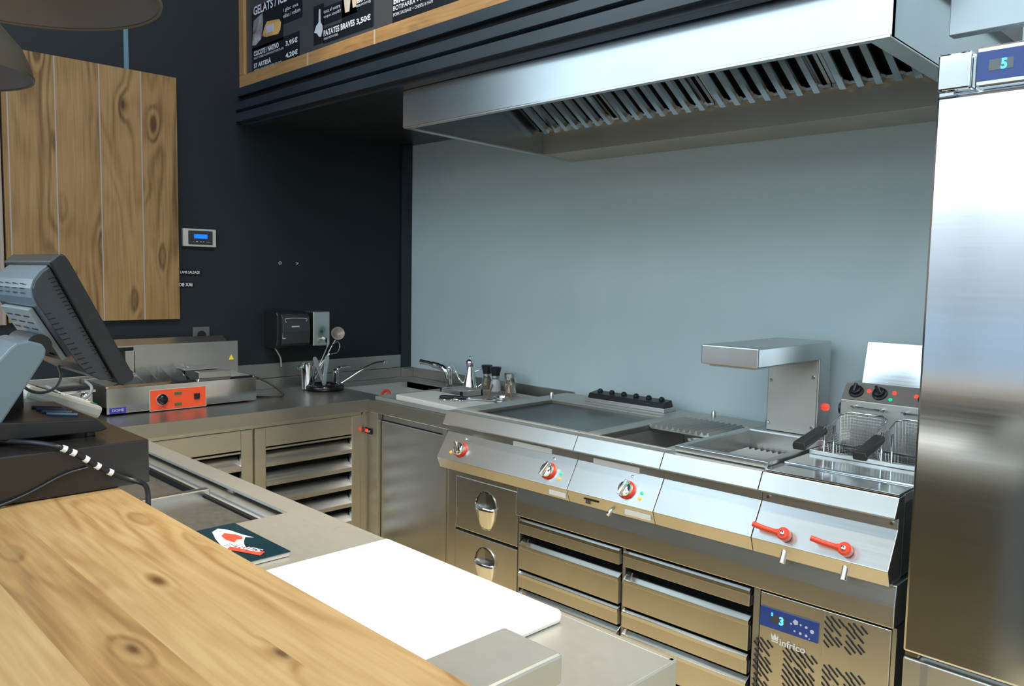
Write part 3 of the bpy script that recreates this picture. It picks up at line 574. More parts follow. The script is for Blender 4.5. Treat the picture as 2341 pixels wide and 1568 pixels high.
w2 = module('bain_marie_well', 1.982, 2.335, 'cooking unit with an open steel well half covered by a slotted grate', 'cooking well', (2.032,2.305,-.722,-.172), .15)
obj('pan', boxes((2.034,2.303,-.720,-.174,.804,.808)), STD, w2)
bm = bmesh.new()
for i in range(11):
    x = 2.036+i*.0240; add_prism(bm, [(x,.948),(x+.006,.960),(x+.008,.960),(x+.014,.948)], -.425, -.180, 'y')
add_box(bm, 2.034, 2.303, -.415, -.18, .940, .9485)
obj('grate', bm, STC, w2)
obj('drain_post', build((add_lathe, [(.035,0),(.035,.13)], (2.262,-.46,.807), 24)), STP, w2, smooth=True)
knob(w2, 2.218, 1.3); pilot(w2, 2.275, .56, LEDG, 'green_lamp'); pilot(w2, 2.274, .73, LEDO, 'amber_lamp')
obj('rating_label', boxes((2.052,2.242,-.7785,-.7765,.866,.884)), PAPER, w2, label='white printed rating label'); obj('warning_label', boxes((2.226,2.326,-.8310,-.8255,.738,.755)), PAPER, w2, label='white warning label')
for s, x in ((.020,.0),): obj('drain_tap', build((add_lathe, [(.008,0),(.008,.04),(.006,.045)], (2.163,-.80,.745), 14, (.05,-.8,-.45))), CHR, w2, smooth=True)
obj('spill_slot', boxes((2.056,2.118,-.831,-.822,.752,.756)), GAP, w2); obj('slot_tab', boxes((2.066,2.088,-.833,-.822,.740,.753)), ST, w2)
w3 = module('chip_scuttle_unit', 2.335, 2.669, 'plain-fronted unit holding the raised draining pan under the heat lamp', 'cooking unit', (2.376,2.652,-.735,-.29), .09)
ps = thing('draining_pan', (2.49,-.42,.954), 'raised rectangular steel pan with a ridged perforated base under the heat lamp', 'pan', turn=TH, moved=T(2.49,-.42,.954))
bm = boxes((2.353,2.668,-.747,-.722,.955,.974),(2.353,2.668,-.300,-.284,.955,.974),(2.353,2.378,-.722,-.300,.955,.974),(2.645,2.668,-.722,-.300,.955,.974))
for b in ((2.378,2.382,-.722,-.300,.875,.972),(2.641,2.645,-.722,-.300,.875,.972),(2.380,2.643,-.725,-.721,.875,.972),(2.380,2.643,-.304,-.300,.875,.972)): add_box(bm, *b)
obj('rim', bm, ST, ps, bevel=.002)
bm = bmesh.new(); n = 12; W_ = .258/n
for i in range(n):
    x = 2.383+i*W_; add_prism(bm, [(x,.898),(x+W_*.5,.916),(x+W_,.898),(x+W_,.894),(x+W_*.5,.910),(x,.894)], -.720, -.335, 'y')
obj('perforated_base', bm, STC, ps)
hl = thing('heat_lamp', (2.455,-.14,.954), 'steel cantilever heat lamp arching over the draining pan', 'heat lamp', turn=TH, moved=T(2.455,-.14,.954))
obj('column', build((add_prism, [(-.168,.955),(-.078,.955),(-.078,1.290),(-.168,1.240)], 2.373, 2.564, 'x')), ST, hl, bevel=.003)
obj('face_plate', boxes((2.377,2.558,-.172,-.168,.957,1.228)), STC, hl, bevel=.001)
obj('head', boxes((2.365,2.565,-.630,-.080,1.229,1.291)), ST, hl, bevel=.004)
for x, z in ((2.388,1.14),(2.545,1.165),(2.386,.985),(2.546,.985)): obj('screw', build((add_lathe, [(.006,0),(.006,.003),(.004,.005)], (x,-.172,z), 14, (0,-1,0))), CHR, hl, smooth=True)
obj('red_button', build((add_lathe, [(.012,0),(.012,.006),(.010,.009)], (2.564,-.100,1.054), 18, (1,0,0))), LEDR, hl, smooth=True, label='lit red push button')
obj('heating_tray', boxes((2.385,2.545,-.61,-.20,1.222,1.230)), STD, hl)
for i, (x, lab) in enumerate(((1.355,'small steel peg at the back corner beside the griddle'), (2.105,'small steel peg standing behind the slotted grate'), (2.335,'small dark peg beside the foot of the heat lamp'))):
    q = T(x,-.075 if i else -.20,.954); tag(obj('locating_peg', build((add_lathe, [(.009,0),(.009,.018),(.006,.024)], q, 14)), ST, at=q, smooth=True), lab, 'peg')
# fryer
fy = module('fryer_unit', 2.669, 3.047, 'fryer unit with two long red drain levers on its front', 'fryer', (2.700,3.025,-.500,-.262), .17)
obj('front_cover_plate', boxes((2.678,3.046,-.664,-.500,.9545,.966)), STP, fy, bevel=.003)
obj('apron', boxes((2.672,3.044,-.776,-.668,.9545,.9600)), STP, fy, bevel=.001)
obj('tank_rim', boxes((2.684,3.042,-.503,-.488,.966,.980),(2.684,2.697,-.488,-.27,.955,.978),(3.028,3.042,-.488,-.27,.955,.978)), ST, fy, bevel=.002)
obj('oil', boxes((2.700,3.025,-.50,-.27,.800,.806)), mat('frying_oil_dark', (.05,.035,.015), .05, 0, .6), fy)
obj('screw', build((add_lathe, [(.005,0),(.005,.002)], (2.690,-.778,.882), 12, (0,-1,0))), CHR, fy); obj('screw', build((add_lathe, [(.005,0),(.005,.002)], (3.030,-.778,.882), 12, (0,-1,0))), CHR, fy)
for x in (2.768, 2.937):
    c = fr_pt(x, .76)
    lv = obj('drain_lever', build((add_lathe, [(.017,.006),(.018,.012),(.018,.026),(.014,.030)], c, 24, NF), (add_tube, smooth_path([c+NF*.020, c+NF*.021+Vector((-.025,0,.001)), c+NF*.023+Vector((-.060,0,.003)), c+NF*.025+Vector((-.090,0,.007))],5), [.010]*5+[.0075]*6+[.0080]*5, 12)), REDV, fy, smooth=True, label='red drain lever')
    obj('spindle', build((add_lathe, [(.006,.028),(.006,.036),(.004,.037)], c, 12, NF)), CHR, lv, smooth=True); obj('collar', build((add_lathe, [(.014,-.002),(.014,.006)], c, 16, NF)), STD, lv)
    obj('drain_spout', build((add_lathe, [(.009,0),(.009,.055),(.007,.057)], (x-.002,-.812,.770), 16, (.02,-.45,-.89))), CHR, fy, smooth=True, label='short chrome drain spout')
# fryer head behind
fh = thing('fryer_control_head', (2.86,-.22,.954), 'control head of the fryer with black dials and red and green lamps', 'control head', turn=TH, moved=T(2.86,-.22,.954))
PH = [(-.258,.956),(-.258,1.114),(-.215,1.164),(-.10,1.164),(-.10,.956)]
obj('housing', build((add_prism, PH, 2.677, 3.045, 'x')), STC, fh, bevel=.003)
NH = Vector((0,-.758,.652))
def hp_(x, t, o=0): return Vector((x, -.258+.043*t, 1.114+.050*t)) + NH*o
obj('dial_strip', build((add_prism, [(-.2595,1.116),(-.2165,1.164),(-.2155,1.163),(-.2585,1.115)], 2.681, 3.042, 'x')), mat('warm_grey_strip', (.26,.235,.205), .4), fh)
for x, a in ((2.720,0),(2.795,.6),(2.935,0)):
    c = hp_(x,.5,.001); d = obj('dial', build((add_lathe, [(.024,0),(.023,.006),(.017,.008),(.016,.020),(.012,.022)], c, 26, NH)), BLK, fh, smooth=True)
    u = Vector((math.cos(a+1.57),0,0))+Vector((0,.652,.758))*math.sin(a+1.57); bm = bmesh.new(); add_tube(bm, [c+NH*.024-u*.014, c+NH*.024+u*.017], .006, 8); obj('pointer', bm, GREYP, d, smooth=True)
for x, t, m_, nm in ((2.759,.62,LEDR,'red_lamp'),(2.838,.66,LEDR,'red_lamp'),(2.832,.25,LEDG,'green_lamp'),(2.905,.6,LEDR,'red_lamp')): obj(nm, build((add_lathe, [(.006,0),(.006,.004),(.003,.005)], hp_(x,t), 14, NH)), m_, fh, smooth=True)
obj('lid_support', build((add_lathe, [(.020,0),(.020,.008)], (2.677,-.235,1.080), 20, (-1,0,0))), BLK, fh)
for x in (2.715, 2.875): obj('basket_hook', build((add_tube, [(x,-.275,1.094),(x+.112,-.275,1.092)], .0035, 8), (add_tube, [(x+.012,-.258,1.093),(x+.012,-.278,1.093)], .005, 8), (add_tube, [(x+.10,-.258,1.093),(x+.10,-.278,1.093)], .005, 8)), CHR, fh, smooth=True)
obj('lid', build((add_prism, [(-.165,1.154),(-.160,1.152),(-.122,1.300),(-.127,1.301)], 2.708, 3.03, 'x')), STP, fh, bevel=.001, label='bright raised lid')
def basket(x0, lab):
    b = thing('fryer_basket', (x0+.065,-.37,.95), lab, 'fryer basket', 'wire baskets in the fryer')
    def R_(u, v, w):     # u,v in 0..1 across and front-back, w 0 top .. 1 bottom
        sh_ = .012*w; x = x0-.010+sh_+u*(.146-2*sh_); y = -.480+sh_+v*(.204-2*sh_); zt = 1.008+.070*v; return Vector((x, y, zt-(zt-.925)*w))
    def ring(w, n=8):
        P = []; c = .16
        for (u, v) in ((c,0),(1-c,0),(1,c*.6),(1,1-c*.6),(1-c,1),(c,1),(0,1-c*.6),(0,c*.6)): P.append(R_(u,v,w))
        return P
    bm = bmesh.new(); add_tube(bm, ring(0), .0030, 8, True); add_tube(bm, ring(1), .0022, 6, True); obj('rim', bm, CHR, b, smooth=True)
    bm = bmesh.new(); RR = 16
    for i in range(1, RR): add_tube(bm, ring(i/RR), .0007, 3, True)
    A, B = ring(0), ring(1)
    for i in range(8):
        a0, a1, b0, b1 = A[i], A[(i+1)%8], B[i], B[(i+1)%8]; k = max(2, int((a1-a0).length/.0085))
        for j in range(k): t = j/k; add_tube(bm, [a0.lerp(a1,t), b0.lerp(b1,t)], .0007, 3)
    for i in range(1, 14): add_tube(bm, [R_(i/14,0,1), R_(i/14,1,1)], .0007, 3)
    for i in range(1, 26): add_tube(bm, [R_(0,i/26,1), R_(1,i/26,1)], .0007, 3)
    obj('wire_mesh', bm, WIRE, b)
    for u in (.22,.42): p = R_(u,0,0); obj('upright', build((add_tube, [p+Vector((0,-.004,.058)), p+Vector((0,-.004,-.030))], .0035, 8)), CHR, b, smooth=True)
    p = R_(.16,0,0)
    bm = bmesh.new(); q = [(-.016,-.011),(.016,-.011),(.018,.0),(.014,.011),(-.014,.011),(-.018,0)]
    v0 = [bm.verts.new((p.x+a, p.y-.004, p.z+.038+c)) for a, c in q]; v1 = [bm.verts.new((p.x+.040+a*1.15, p.y-.240, p.z+.026+c*1.1)) for a, c in q]
    bm.faces.new(v0); bm.faces.new(v1[::-1])
    for i in range(6): bm.faces.new([v0[i],v0[(i+1)%6],v1[(i+1)%6],v1[i]])
    obj('grip', bm, mat('grip_black_'+str(int(x0*100)), (.020,.020,.018), .4), b, bevel=.004)
    return b
basket(2.698, 'wire fryer basket with a black grip beside the draining pan'); basket(2.870, 'wire fryer basket with a black grip partly hidden by the tall fridge')

# ---------------------------------------------------------------- under the cooking line
lw = line_thing('refrigerated_base', 2.38, -.4, 0, 'refrigerated steel base with two columns of drawers and a blue control panel', 'refrigerated counter')
obj('worktop', build((add_prism, [(-.796,.611),(-.796,.667),(-.788,.724),(-.04,.724),(-.04,.611)], 1.706, 3.056, 'x')), STF, lw, bevel=.003)
obj('body', boxes((1.706,2.665,-.735,-.05,.10,.606)), GAP, lw)
for b in ((1.704,1.712,-.775,-.05,.08,.606),(2.181,2.193,-.770,-.72,.08,.606),(2.658,2.678,-.776,-.05,.08,.606)): obj('frame_post', boxes(b), STD, lw, bevel=.001)
def drawer(x0, x1, zt, zb, lip):
    d = obj('drawer', boxes((x0, x1, -.786, -.770, zb, zt-.004), (x0,x0+.004,-.77,-.735,zb,zt-.02),(x1-.004,x1,-.77,-.735,zb,zt-.02)), STF, lw, bevel=.0015)
    obj('pull_rail', build((add_prism, [(-.790,zt-.014),(-.790,zt-.002),(-.780,zt+.004),(-.758,zt+lip),(-.754,zt+lip-.004),(-.777,zt-.002),(-.786,zt-.014)], x0, x1, 'x')), STP, d, bevel=.0008)
for x0, x1 in ((1.718,2.178),(2.196,2.650)):
    for zt, zb, lip in ((.594,.544,.006),(.502,.408,.018),(.393,.336,.010),(.313,.218,.018),(.200,.115,.012)): drawer(x0, x1, zt, zb, lip)
mc = obj('machine_cover', boxes((2.682,3.046,-.780,-.10,.08,.600)), STF, lw, bevel=.002)
obj('cover_seam', boxes((2.863,2.871,-.7815,-.7795,.08,.598)), ST, mc)
sp_ = obj('blue_control_panel', boxes((2.684,2.857,-.7835,-.7800,.501,.559)), BLUE, lw, label='blue control panel with lit digits')
obj('display_window', boxes((2.718,2.764,-.7840,-.7834,.519,.544)), mat('lcd_grey', (.06,.055,.06), .3), sp_)
text('lit_digits', '3', .013, .024, (2.743,-.7845,.519), UX, UZ, LEDC, sp_, bold=.03); text('lit_unit', '8', .006, .011, (2.718,-.7845,.538), UX, UZ, LEDB, sp_, bold=.03)
bm = bmesh.new()
for x, z, r_ in ((2.797,.548,.0085),(2.845,.536,.006),(2.812,.545,.003),(2.828,.543,.004),(2.795,.522,.003),(2.812,.520,.004),(2.829,.519,.004),(2.838,.513,.002),(2.784,.540,.003)): add_lathe(bm, [(r_,0),(r_*.8,.0008)], (x-.006,-.7838,z-.007), 5 if r_ > .008 else 12, (0,-1,0))
obj('panel_symbols', bm, mat('symbol_pale', (.48,.50,.62), .5), sp_)
text('maker_lettering', 'infrico', .076, .021, (2.746,-.7815,.458), UX, UZ, PAPER, lw, bold=.02)
obj('maker_crown', build((add_prism, [(2.721,.468),(2.740,.468),(2.742,.486),(2.7355,.476),(2.7305,.488),(2.7255,.476),(2.719,.486)], -.7805, -.7815, 'y'), (add_box, 2.721,2.740,-.7815,-.7805,.462,.465)), PAPER, lw)
bm = bmesh.new()
def slot(x, z, L=.030, w=.0050):
    d = Vector((.74,0,-.67)); s = Vector((.67,0,.74)); c = Vector((x,-.7813,z)); pts = []
    for k in range(7): a = PI*k/6; pts.append(c + d*(L/2) + (s*math.cos(a) + d*math.sin(a))*w/2)
    for k in range(7): a = PI*k/6; pts.append(c - d*(L/2) - (s*math.cos(a) + d*math.sin(a))*w/2)
    a_ = [bm.verts.new(p) for p in pts]; b_ = [bm.verts.new(p+Vector((0,.0015,0))) for p in pts]; bm.faces.new(a_); bm.faces.new(b_[::-1])
    for k in range(14): bm.faces.new([a_[k],a_[(k+1)%14],b_[(k+1)%14],b_[k]])
TBL = ((0,0,0),(85,25,1),(160,35,0),(-10,75,1),(95,130,1),(-15,155,0),(0,260,1),(80,275,1),(135,275,0),(-30,310,0))
def cluster(x0, z0, rep=1):
    for k in range(rep):
        for a, b, lg in TBL:
            slot(x0+.012+a/6.16/770, z0-.008-k*.074-(b-a*.30)/6.16/760, .034 if lg else .021)
cluster(2.872,.584); cluster(2.932,.584); cluster(2.872,.446); cluster(2.932,.446); cluster(2.872,.308); cluster(2.932,.308)
cluster(2.671,.457,4); cluster(2.760,.458,4); cluster(2.802,.456,4)
obj('ventilation_slots', bm, mat('slot_dark', (.012,.013,.016), .5), lw)
obj('side_panel', boxes((3.047,3.058,-.775,-.10,.08,.606)), ST, lw)
obj('plinth', boxes((1.72,3.04,-.70,-.10,0,.08)), STD, lw)
dc = line_thing('drawer_cabinet', 1.48, -.4, 0, 'narrow steel cabinet with two drawers and scooped shell handles under the griddle', 'cabinet')
obj('body', boxes((1.300,1.694,-.735,-.05,.06,.722)), STD, dc)
obj('frame', boxes((1.296,1.342,-.765,-.70,.06,.722)), STF, dc, bevel=.002)
obj('apron', boxes((1.343,1.694,-.768,-.736,.690,.722)), STF, dc, bevel=.001)
obj('notch_rail', boxes((1.508,1.694,-.7695,-.766,.709,.721)), GAP, dc)
def shell(d, x, z):
    bm = bmesh.new(); n = 18; R0 = []
    for k in range(n+1):
        a = PI*k/n; row = []
        for j in range(7):
            t = j/6; w = .056*math.cos(t*1.25)**.8; row.append(bm.verts.new((x-w*math.cos(a), -.7705-.030*math.sin(a)*(1-t*.85), z-.095*t)))
        R0.append(row)
    for k in range(n):
        for j in range(6): bm.faces.new([R0[k][j],R0[k+1][j],R0[k+1][j+1],R0[k][j+1]])
    h = obj('handle', bm, CHR, d, smooth=True); h.modifiers.new('wall', 'SOLIDIFY').thickness = .002
    obj('recess', build((add_lathe, [(.0,.0),(.054,.0),(.057,.004),(.053,.005)], (x,-.7700,z+.002), 30, (0,-1,0), False)), CHR, h, smooth=True)
for zt, zb in ((.692,.478),(.468,.250)):
    d = obj('drawer', boxes((1.347,1.695,-.770,-.750,zb,zt)), STF, dc, bevel=.004); shell(d, 1.524, zt-.092)
obj('plinth', boxes((1.31,1.69,-.69,-.1,0,.06)), STD, dc)

# ---------------------------------------------------------------- extractor hood
hd = thing('extractor_hood', (2.14,-.5,2.06), 'large stainless extractor hood with baffle filters over the cooking line', 'extractor hood')
def quadbox(bm, P, Q):
    a = [bm.verts.new(p) for p in P]; b = [bm.verts.new(p) for p in Q]; bm.faces.new(a); bm.faces.new(b[::-1])
    for i in range(4): bm.faces.new([a[i],b[i],b[(i+1)%4],a[(i+1)%4]])
XL, XR, ZF, ZB = 1.222, 3.040, 2.062, 2.040
bm = bmesh.new()
quadbox(bm, [(XL,-.980,ZF),(XR,-.968,ZF),(XR,-.968,3.2),(XL,-.980,3.2)], [(XL,-.960,ZF),(XR,-.948,ZF),(XR,-.948,3.2),(XL,-.960,3.2)])
obj('front_panel', bm, STH, hd, bevel=.002)
for x, s in ((XL,1),(XR,-1)):
    bm = bmesh.new(); quadbox(bm, [(x,-.979 if s > 0 else -.967,ZF),(x,-.001,ZB),(x,-.001,2.62),(x,-.979 if s > 0 else -.967,3.1)], [(x+.014*s,-.979 if s > 0 else -.967,ZF),(x+.014*s,-.001,ZB),(x+.014*s,-.001,2.62),(x+.014*s,-.979 if s > 0 else -.967,3.1)])
    obj('end_panel', bm, STH, hd)
bm = boxes((XL,XR,-.975,-.955,ZF-.004,ZF+.004)); quadbox(bm, [(XL,-.96,ZF-.004),(XL+.03,-.96,ZF-.004),(XL+.03,0,ZB-.004),(XL,0,ZB-.004)], [(XL,-.96,ZF+.004),(XL+.03,-.96,ZF+.004),(XL+.03,0,ZB+.004),(XL,0,ZB+.004)])
quadbox(bm, [(XR-.05,-.96,ZF-.004),(XR,-.96,ZF-.004),(XR,0,ZB-.004),(XR-.05,0,ZB-.004)], [(XR-.05,-.96,ZF+.004),(XR,-.96,ZF+.004),(XR,0,ZB+.004),(XR-.05,0,ZB+.004)])
obj('rim', bm, ST, hd, bevel=.001)
obj('back_trough', build((add_prism, [(-.205,2.150),(-.205,2.045),(-.002,2.036),(-.002,2.060),(-.190,2.058),(-.190,2.150)], XL+.014, XR-.014, 'x')), STT, hd, bevel=.001)
obj('inner_roof', build((add_prism, [(-.20,2.175),(-.955,2.62),(-.955,2.64),(-.20,2.20)], XL+.014, XR-.014, 'x')), STD, hd)
def filt(x0, x1):
    f = obj('baffle_filter', build((add_prism, [(-.205,2.147),(-.225,2.147),(-.226,2.156),(-.204,2.156)], x0, x1, 'x'), (add_prism, [(-.21,2.148),(-.75,2.468),(-.745,2.476),(-.205,2.156)], x0, x0+.012, 'x'), (add_prism, [(-.21,2.148),(-.75,2.468),(-.745,2.476),(-.205,2.156)], x1-.012, x1, 'x')), ST, hd)
    bm = bmesh.new(); n = 7; p = (x1-x0-.024)/n
    for i in range(n):
        x = x0+.012+i*p; a, b = x+p*.22, x+p*.78
        v0 = [(a,-.222,2.150),(b,-.222,2.150),(b-.006,-.236,2.130),(a+.006,-.236,2.130)]; v1 = [(q[0], q[1]-.50, q[2]+.300) for q in v0]
        quadbox(bm, v0, v1)
    obj('baffles', bm, STP, f)
    obj('backing', build((add_prism, [(-.203,2.160),(-.748,2.482),(-.745,2.487),(-.200,2.165)], x0+.002, x1-.002, 'x')), GAP, f)
w_ = (XR-.03-XL-.02)/4
for i in range(4): filt(XL+.020+i*w_+.002, XL+.020+(i+1)*w_-.002)

# ---------------------------------------------------------------- fridge
fg = thing('upright_fridge', (3.46,-.5,0), 'tall polished steel upright fridge with a blue display in its header', 'fridge')
obj('cabinet', boxes((3.112,3.81,-.822,-.06,.10,2.028)), STP, fg, bevel=.003)
hdr = obj('header', boxes((3.108,3.178,-.862,-.822,1.946,2.028)), CHR, fg, bevel=.004)
obj('header_panel', boxes((3.186,3.81,-.858,-.822,1.944,2.032)), STP, fg, bevel=.004)
dp = obj('display_panel', boxes((3.190,3.50,-.8605,-.857,1.956,2.020)), BLUE, fg, label='blue display panel')
obj('display_window', boxes((3.214,3.262,-.8612,-.8602,1.976,2.000)), mat('lcd_silver', (.10,.12,.13), .3), dp)
text('lit_digits', '5', .012, .023, (3.238,-.8622,1.976), UX, UZ, LEDC, dp, bold=.03)
obj('door', boxes((3.107,3.81,-.856,-.824,.600,1.934)), STP, fg, bevel=.007)
obj('hinge', boxes((3.110,3.14,-.846,-.824,1.936,1.943)), CHR, fg); obj('hinge', boxes((3.110,3.14,-.846,-.824,.588,.597)), CHR, fg)
obj('lower_door', boxes((3.108,3.81,-.852,-.824,.12,.585)), mottled('steel_lower_door', (.56,.55,.51), (.60,.58,.54), .38, (2,2,2), 3, metal=1), fg, bevel=.004)
obj('lower_door_seam', boxes((3.150,3.166,-.8535,-.8515,.12,.582)), STD, fg)
obj('plinth', boxes((3.14,3.78,-.78,-.1,0,.10)), STD, fg)

# ---------------------------------------------------------------- peninsula worktop in front
pn = thing('peninsula_worktop', (2.0,-2.1,.9), 'matt steel service worktop with a recessed well, running in front of the aisle', 'worktop')
X0, X1, Y0, Y1 = .602, 3.098, -2.396, -1.838
WX0, WX1, WY0, WY1 = .80, 1.988, -2.37, -1.902
obj('top', boxes((X0,X1,WY1,Y1,.872,.9),(X0,X1,Y0,WY0,.872,.9),(X0,WX0,WY0,WY1,.872,.9),(WX1,X1,WY0,WY1,.872,.9)), STC, pn)
obj('edge', boxes((X0,X1,Y1-.012,Y1+.001,.842,.9003),(X1-.012,X1+.001,-2.36,Y1,.842,.9003)), STC, pn, bevel=.003)
obj('well', boxes((WX0,WX1,WY1-.006,WY1+.002,.76,.896),(WX1-.006,WX1,WY0,WY1,.76,.896),(WX0,WX0+.006,WY0,WY1,.76,.896),(WX0,WX1,WY0,WY0+.006,.76,.896),(WX0,WX1,WY0,WY1,.752,.762)), STP, pn)
obj('well_step', boxes((WX0,WX1,-1.945,WY1-.006,.855,.862)), STC, pn, bevel=.001)
hl_ = obj('sliding_lid', boxes((1.625,WX1-.006,WY0+.006,-1.962,.868,.874)), STD, pn, bevel=.001)
obj('lid_edge', boxes((1.600,1.628,WY0+.006,-1.940,.868,.893)), ST, hl_, bevel=.003)
obj('lid_track', boxes((WX0,WX1-.006,-1.962,-1.950,.860,.880)), GAP, pn)
pl_ = obj('inner_lid', boxes((WX0+.01,1.598,WY0+.006,-1.962,.856,.864)), STD, pn, bevel=.001)
pc = thing('peninsula_cabinet', (2.0,-2.2,0), 'plain steel underframe carrying the service worktop', 'cabinet')
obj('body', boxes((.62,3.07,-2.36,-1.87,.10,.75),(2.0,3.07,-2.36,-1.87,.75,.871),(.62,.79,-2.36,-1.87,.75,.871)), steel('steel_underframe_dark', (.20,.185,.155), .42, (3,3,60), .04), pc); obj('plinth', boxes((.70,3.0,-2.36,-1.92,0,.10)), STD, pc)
cbd = build((add_box, 2.368,2.886,-2.205,-1.872,.9005,.9255))
tag(obj('large_chopping_board', cbd, WHT, at=(2.62,-2.03,.9005), bevel=.009), 'large bright white chopping board on the service worktop', 'chopping board')
rb = thing('raised_steel_cover', (3.03,-2.2,.9), 'raised steel box cover between the large board and the bar end', 'cover')
obj('cover', boxes((2.972,3.087,-2.359,-2.100,.948,.992)), STC, rb, bevel=.005); obj('core', boxes((2.985,3.075,-2.359,-2.115,.901,.948)), STD, rb)
obj('flange', boxes((3.0755,3.096,-2.30,-2.15,.902,.930)), STD, rb, bevel=.001)
bk = thing('magazine', (2.15,-2.1,.9), 'dark teal magazine with a red and white cover beside the large board', 'magazine')
obj('pages', boxes((2.018,2.275,-2.262,-2.058,.9012,.9105)), PAPER, bk, bevel=.001)
obj('cover', boxes((2.016,2.277,-2.264,-2.056,.9106,.9120)), mottled('magazine_teal', (.010,.030,.042), (.016,.045,.060), .25, (5,5,5)), bk)
def blob(pts, m, nm, z=.9124): obj(nm, build((add_prism, pts, z, z+.0003, 'z')), m, bk)
blob([(2.035,-2.105),(2.06,-2.09),(2.085,-2.086),(2.11,-2.082),(2.145,-2.073),(2.13,-2.085),(2.15,-2.098),(2.17,-2.108),(2.20,-2.118),(2.205,-2.135),(2.19,-2.150),(2.15,-2.15),(2.10,-2.14),(2.05,-2.125)], mat('mag_white', (.72,.74,.72), .4), 'cover_picture')
blob([(2.075,-2.108),(2.10,-2.094),(2.125,-2.090),(2.14,-2.096),(2.135,-2.108),(2.15,-2.120),(2.12,-2.126),(2.09,-2.122)], mat('mag_red', (.60,.09,.05), .4), 'cover_picture', .9128)
blob([(2.165,-2.132),(2.248,-2.100),(2.262,-2.118),(2.18,-2.152)], bpy.data.materials['mag_red'], 'title_block', .9130)
text('cover_lettering', 'SERIES', .100, .018, (2.150,-2.148,.9132), (.93,.36,0), (-.36,.93,0), mat('mag_lilac', (.60,.70,.85), .4), bk, bold=.03)

# ---------------------------------------------------------------- wooden bar
br = thing('bar_counter', (2.0,-2.55,0), 'raised wooden bar top of wide knotty planks in the foreground', 'bar counter')
obj('top', boxes((.45,3.200,-2.722,-2.360,1.042,1.080)), BARW, br, bevel=.003)
obj('front_panel', boxes((.50,3.10,-2.70,-2.40,0,1.042)), BOXP, br)

# cash drawer, POS, card terminal
cdw = thing('cash_drawer', (1.96,-2.51,1.08), 'dark metal cash drawer box standing on the wooden bar', 'cash drawer')
obj('housing', boxes((1.757,2.170,-2.712,-2.304,1.082,1.168)), BOXP, cdw, bevel=.0025)
obj('drawer_front', boxes((1.77,2.16,-2.716,-2.711,1.09,1.160)), BOXP, cdw)
ps_ = thing('payment_terminal', (1.94,-2.45,1.169), 'tilted dark point-of-sale touch monitor seen from behind, standing on the cash drawer', 'monitor')
obj('base', build((add_prism, [(-2.66,1.184),(-2.66,1.212),(-2.60,1.218),(-2.372,1.204),(-2.352,1.182),(-2.365,1.178)], 1.80, 2.085, 'x')), BLK, ps_, bevel=.002)
bm = bmesh.new()
for i in range(4): add_tube(bm, [(1.90+.035*i,-2.44,1.2105),(1.93+.035*i,-2.392,1.208)], .0035, 6)
obj('base_vents', bm, mat('vent_blue', (.05,.09,.15), .4), ps_)
for x in (1.83, 2.06): obj('foot', build((add_lathe, [(.010,0),(.009,.016)], (x,-2.378,1.1685), 16)), BLK, ps_)
for x in (1.83, 2.06): obj('foot', build((add_lathe, [(.010,0),(.009,.016)], (x,-2.63,1.1685), 16)), BLK, ps_)
obj('neck', build((add_prism, [(-2.535,1.208),(-2.640,1.210),(-2.515,1.352),(-2.505,1.360),(-2.485,1.364),(-2.462,1.357),(-2.455,1.345),(-2.458,1.330)], 1.90, 2.075, 'x')), BLUG, ps_, bevel=.004)
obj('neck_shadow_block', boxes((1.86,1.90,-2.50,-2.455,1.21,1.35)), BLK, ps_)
obj('hinge', build((add_lathe, [(.022,0),(.022,.14)], (1.915,-2.462,1.352), 22, (1,0,0))), BLK, ps_, smooth=True)
SPF = [(-2.453,1.512),(-2.436,1.528),(-2.426,1.526),(-2.418,1.514),(-2.304,1.286),(-2.308,1.276),(-2.326,1.268),(-2.336,1.274)]
obj('screen', build((add_prism, SPF, 1.770, 2.100, 'x')), BLK, ps_, bevel=.003)
obj('touch_glass', build((add_prism, [(-2.4225,1.510),(-2.4205,1.511),(-2.3095,1.290),(-2.3115,1.289)], 1.785, 2.085, 'x')), BLKG, ps_)
HP = [(-2.449,1.503),(-2.462,1.493),(-2.473,1.478),(-2.478,1.462),(-2.476,1.445),(-2.470,1.430),(-2.405,1.316),(-2.388,1.296),(-2.365,1.282),(-2.340,1.279)]
obj('rear_housing', build((add_prism, HP, 1.795, 2.088, 'x')), mat('pos_side_plastic', (.030,.034,.041), .30), ps_, bevel=.002)
obj('rear_shell', build((add_prism, [(-2.4515,1.506),(-2.4645,1.4955),(-2.4760,1.4795),(-2.4812,1.462),(-2.4790,1.444),(-2.4725,1.4285),(-2.466,1.430),(-2.4745,1.46),(-2.460,1.490),(-2.449,1.501)], 1.81, 2.080, 'x')), BLUG, ps_, bevel=.001)
n1 = Vector((0,-.869,-.495)); d1 = Vector((0,.495,-.869)); o1 = Vector((0,-2.470,1.428))
def rp(x, s, h=0): return Vector((x,0,0))+o1+d1*s+n1*h
bm = bmesh.new(); v = [rp(x,s,h) for h in (0,.010) for x, s in ((1.835,.004),(2.040,.004),(2.040,.120),(1.835,.120))]; vv = [bm.verts.new(q) for q in v]
for f in ((0,1,2,3),(4,7,6,5),(0,4,5,1),(1,5,6,2),(2,6,7,3),(3,7,4,0)): bm.faces.new([vv[i] for i in f])
bpn = obj('rear_plate', bm, mat('pos_rear_plate', (.24,.27,.29), .35), ps_, bevel=.001)
bm = bmesh.new()
def slitq(c, ux, uy, nn, w, h):
    v = [bm.verts.new(c+ux*a*w/2+uy*b*h/2+nn*.0006) for a, b in ((-1,-1),(1,-1),(1,1),(-1,1))]; bm.faces.new(v)
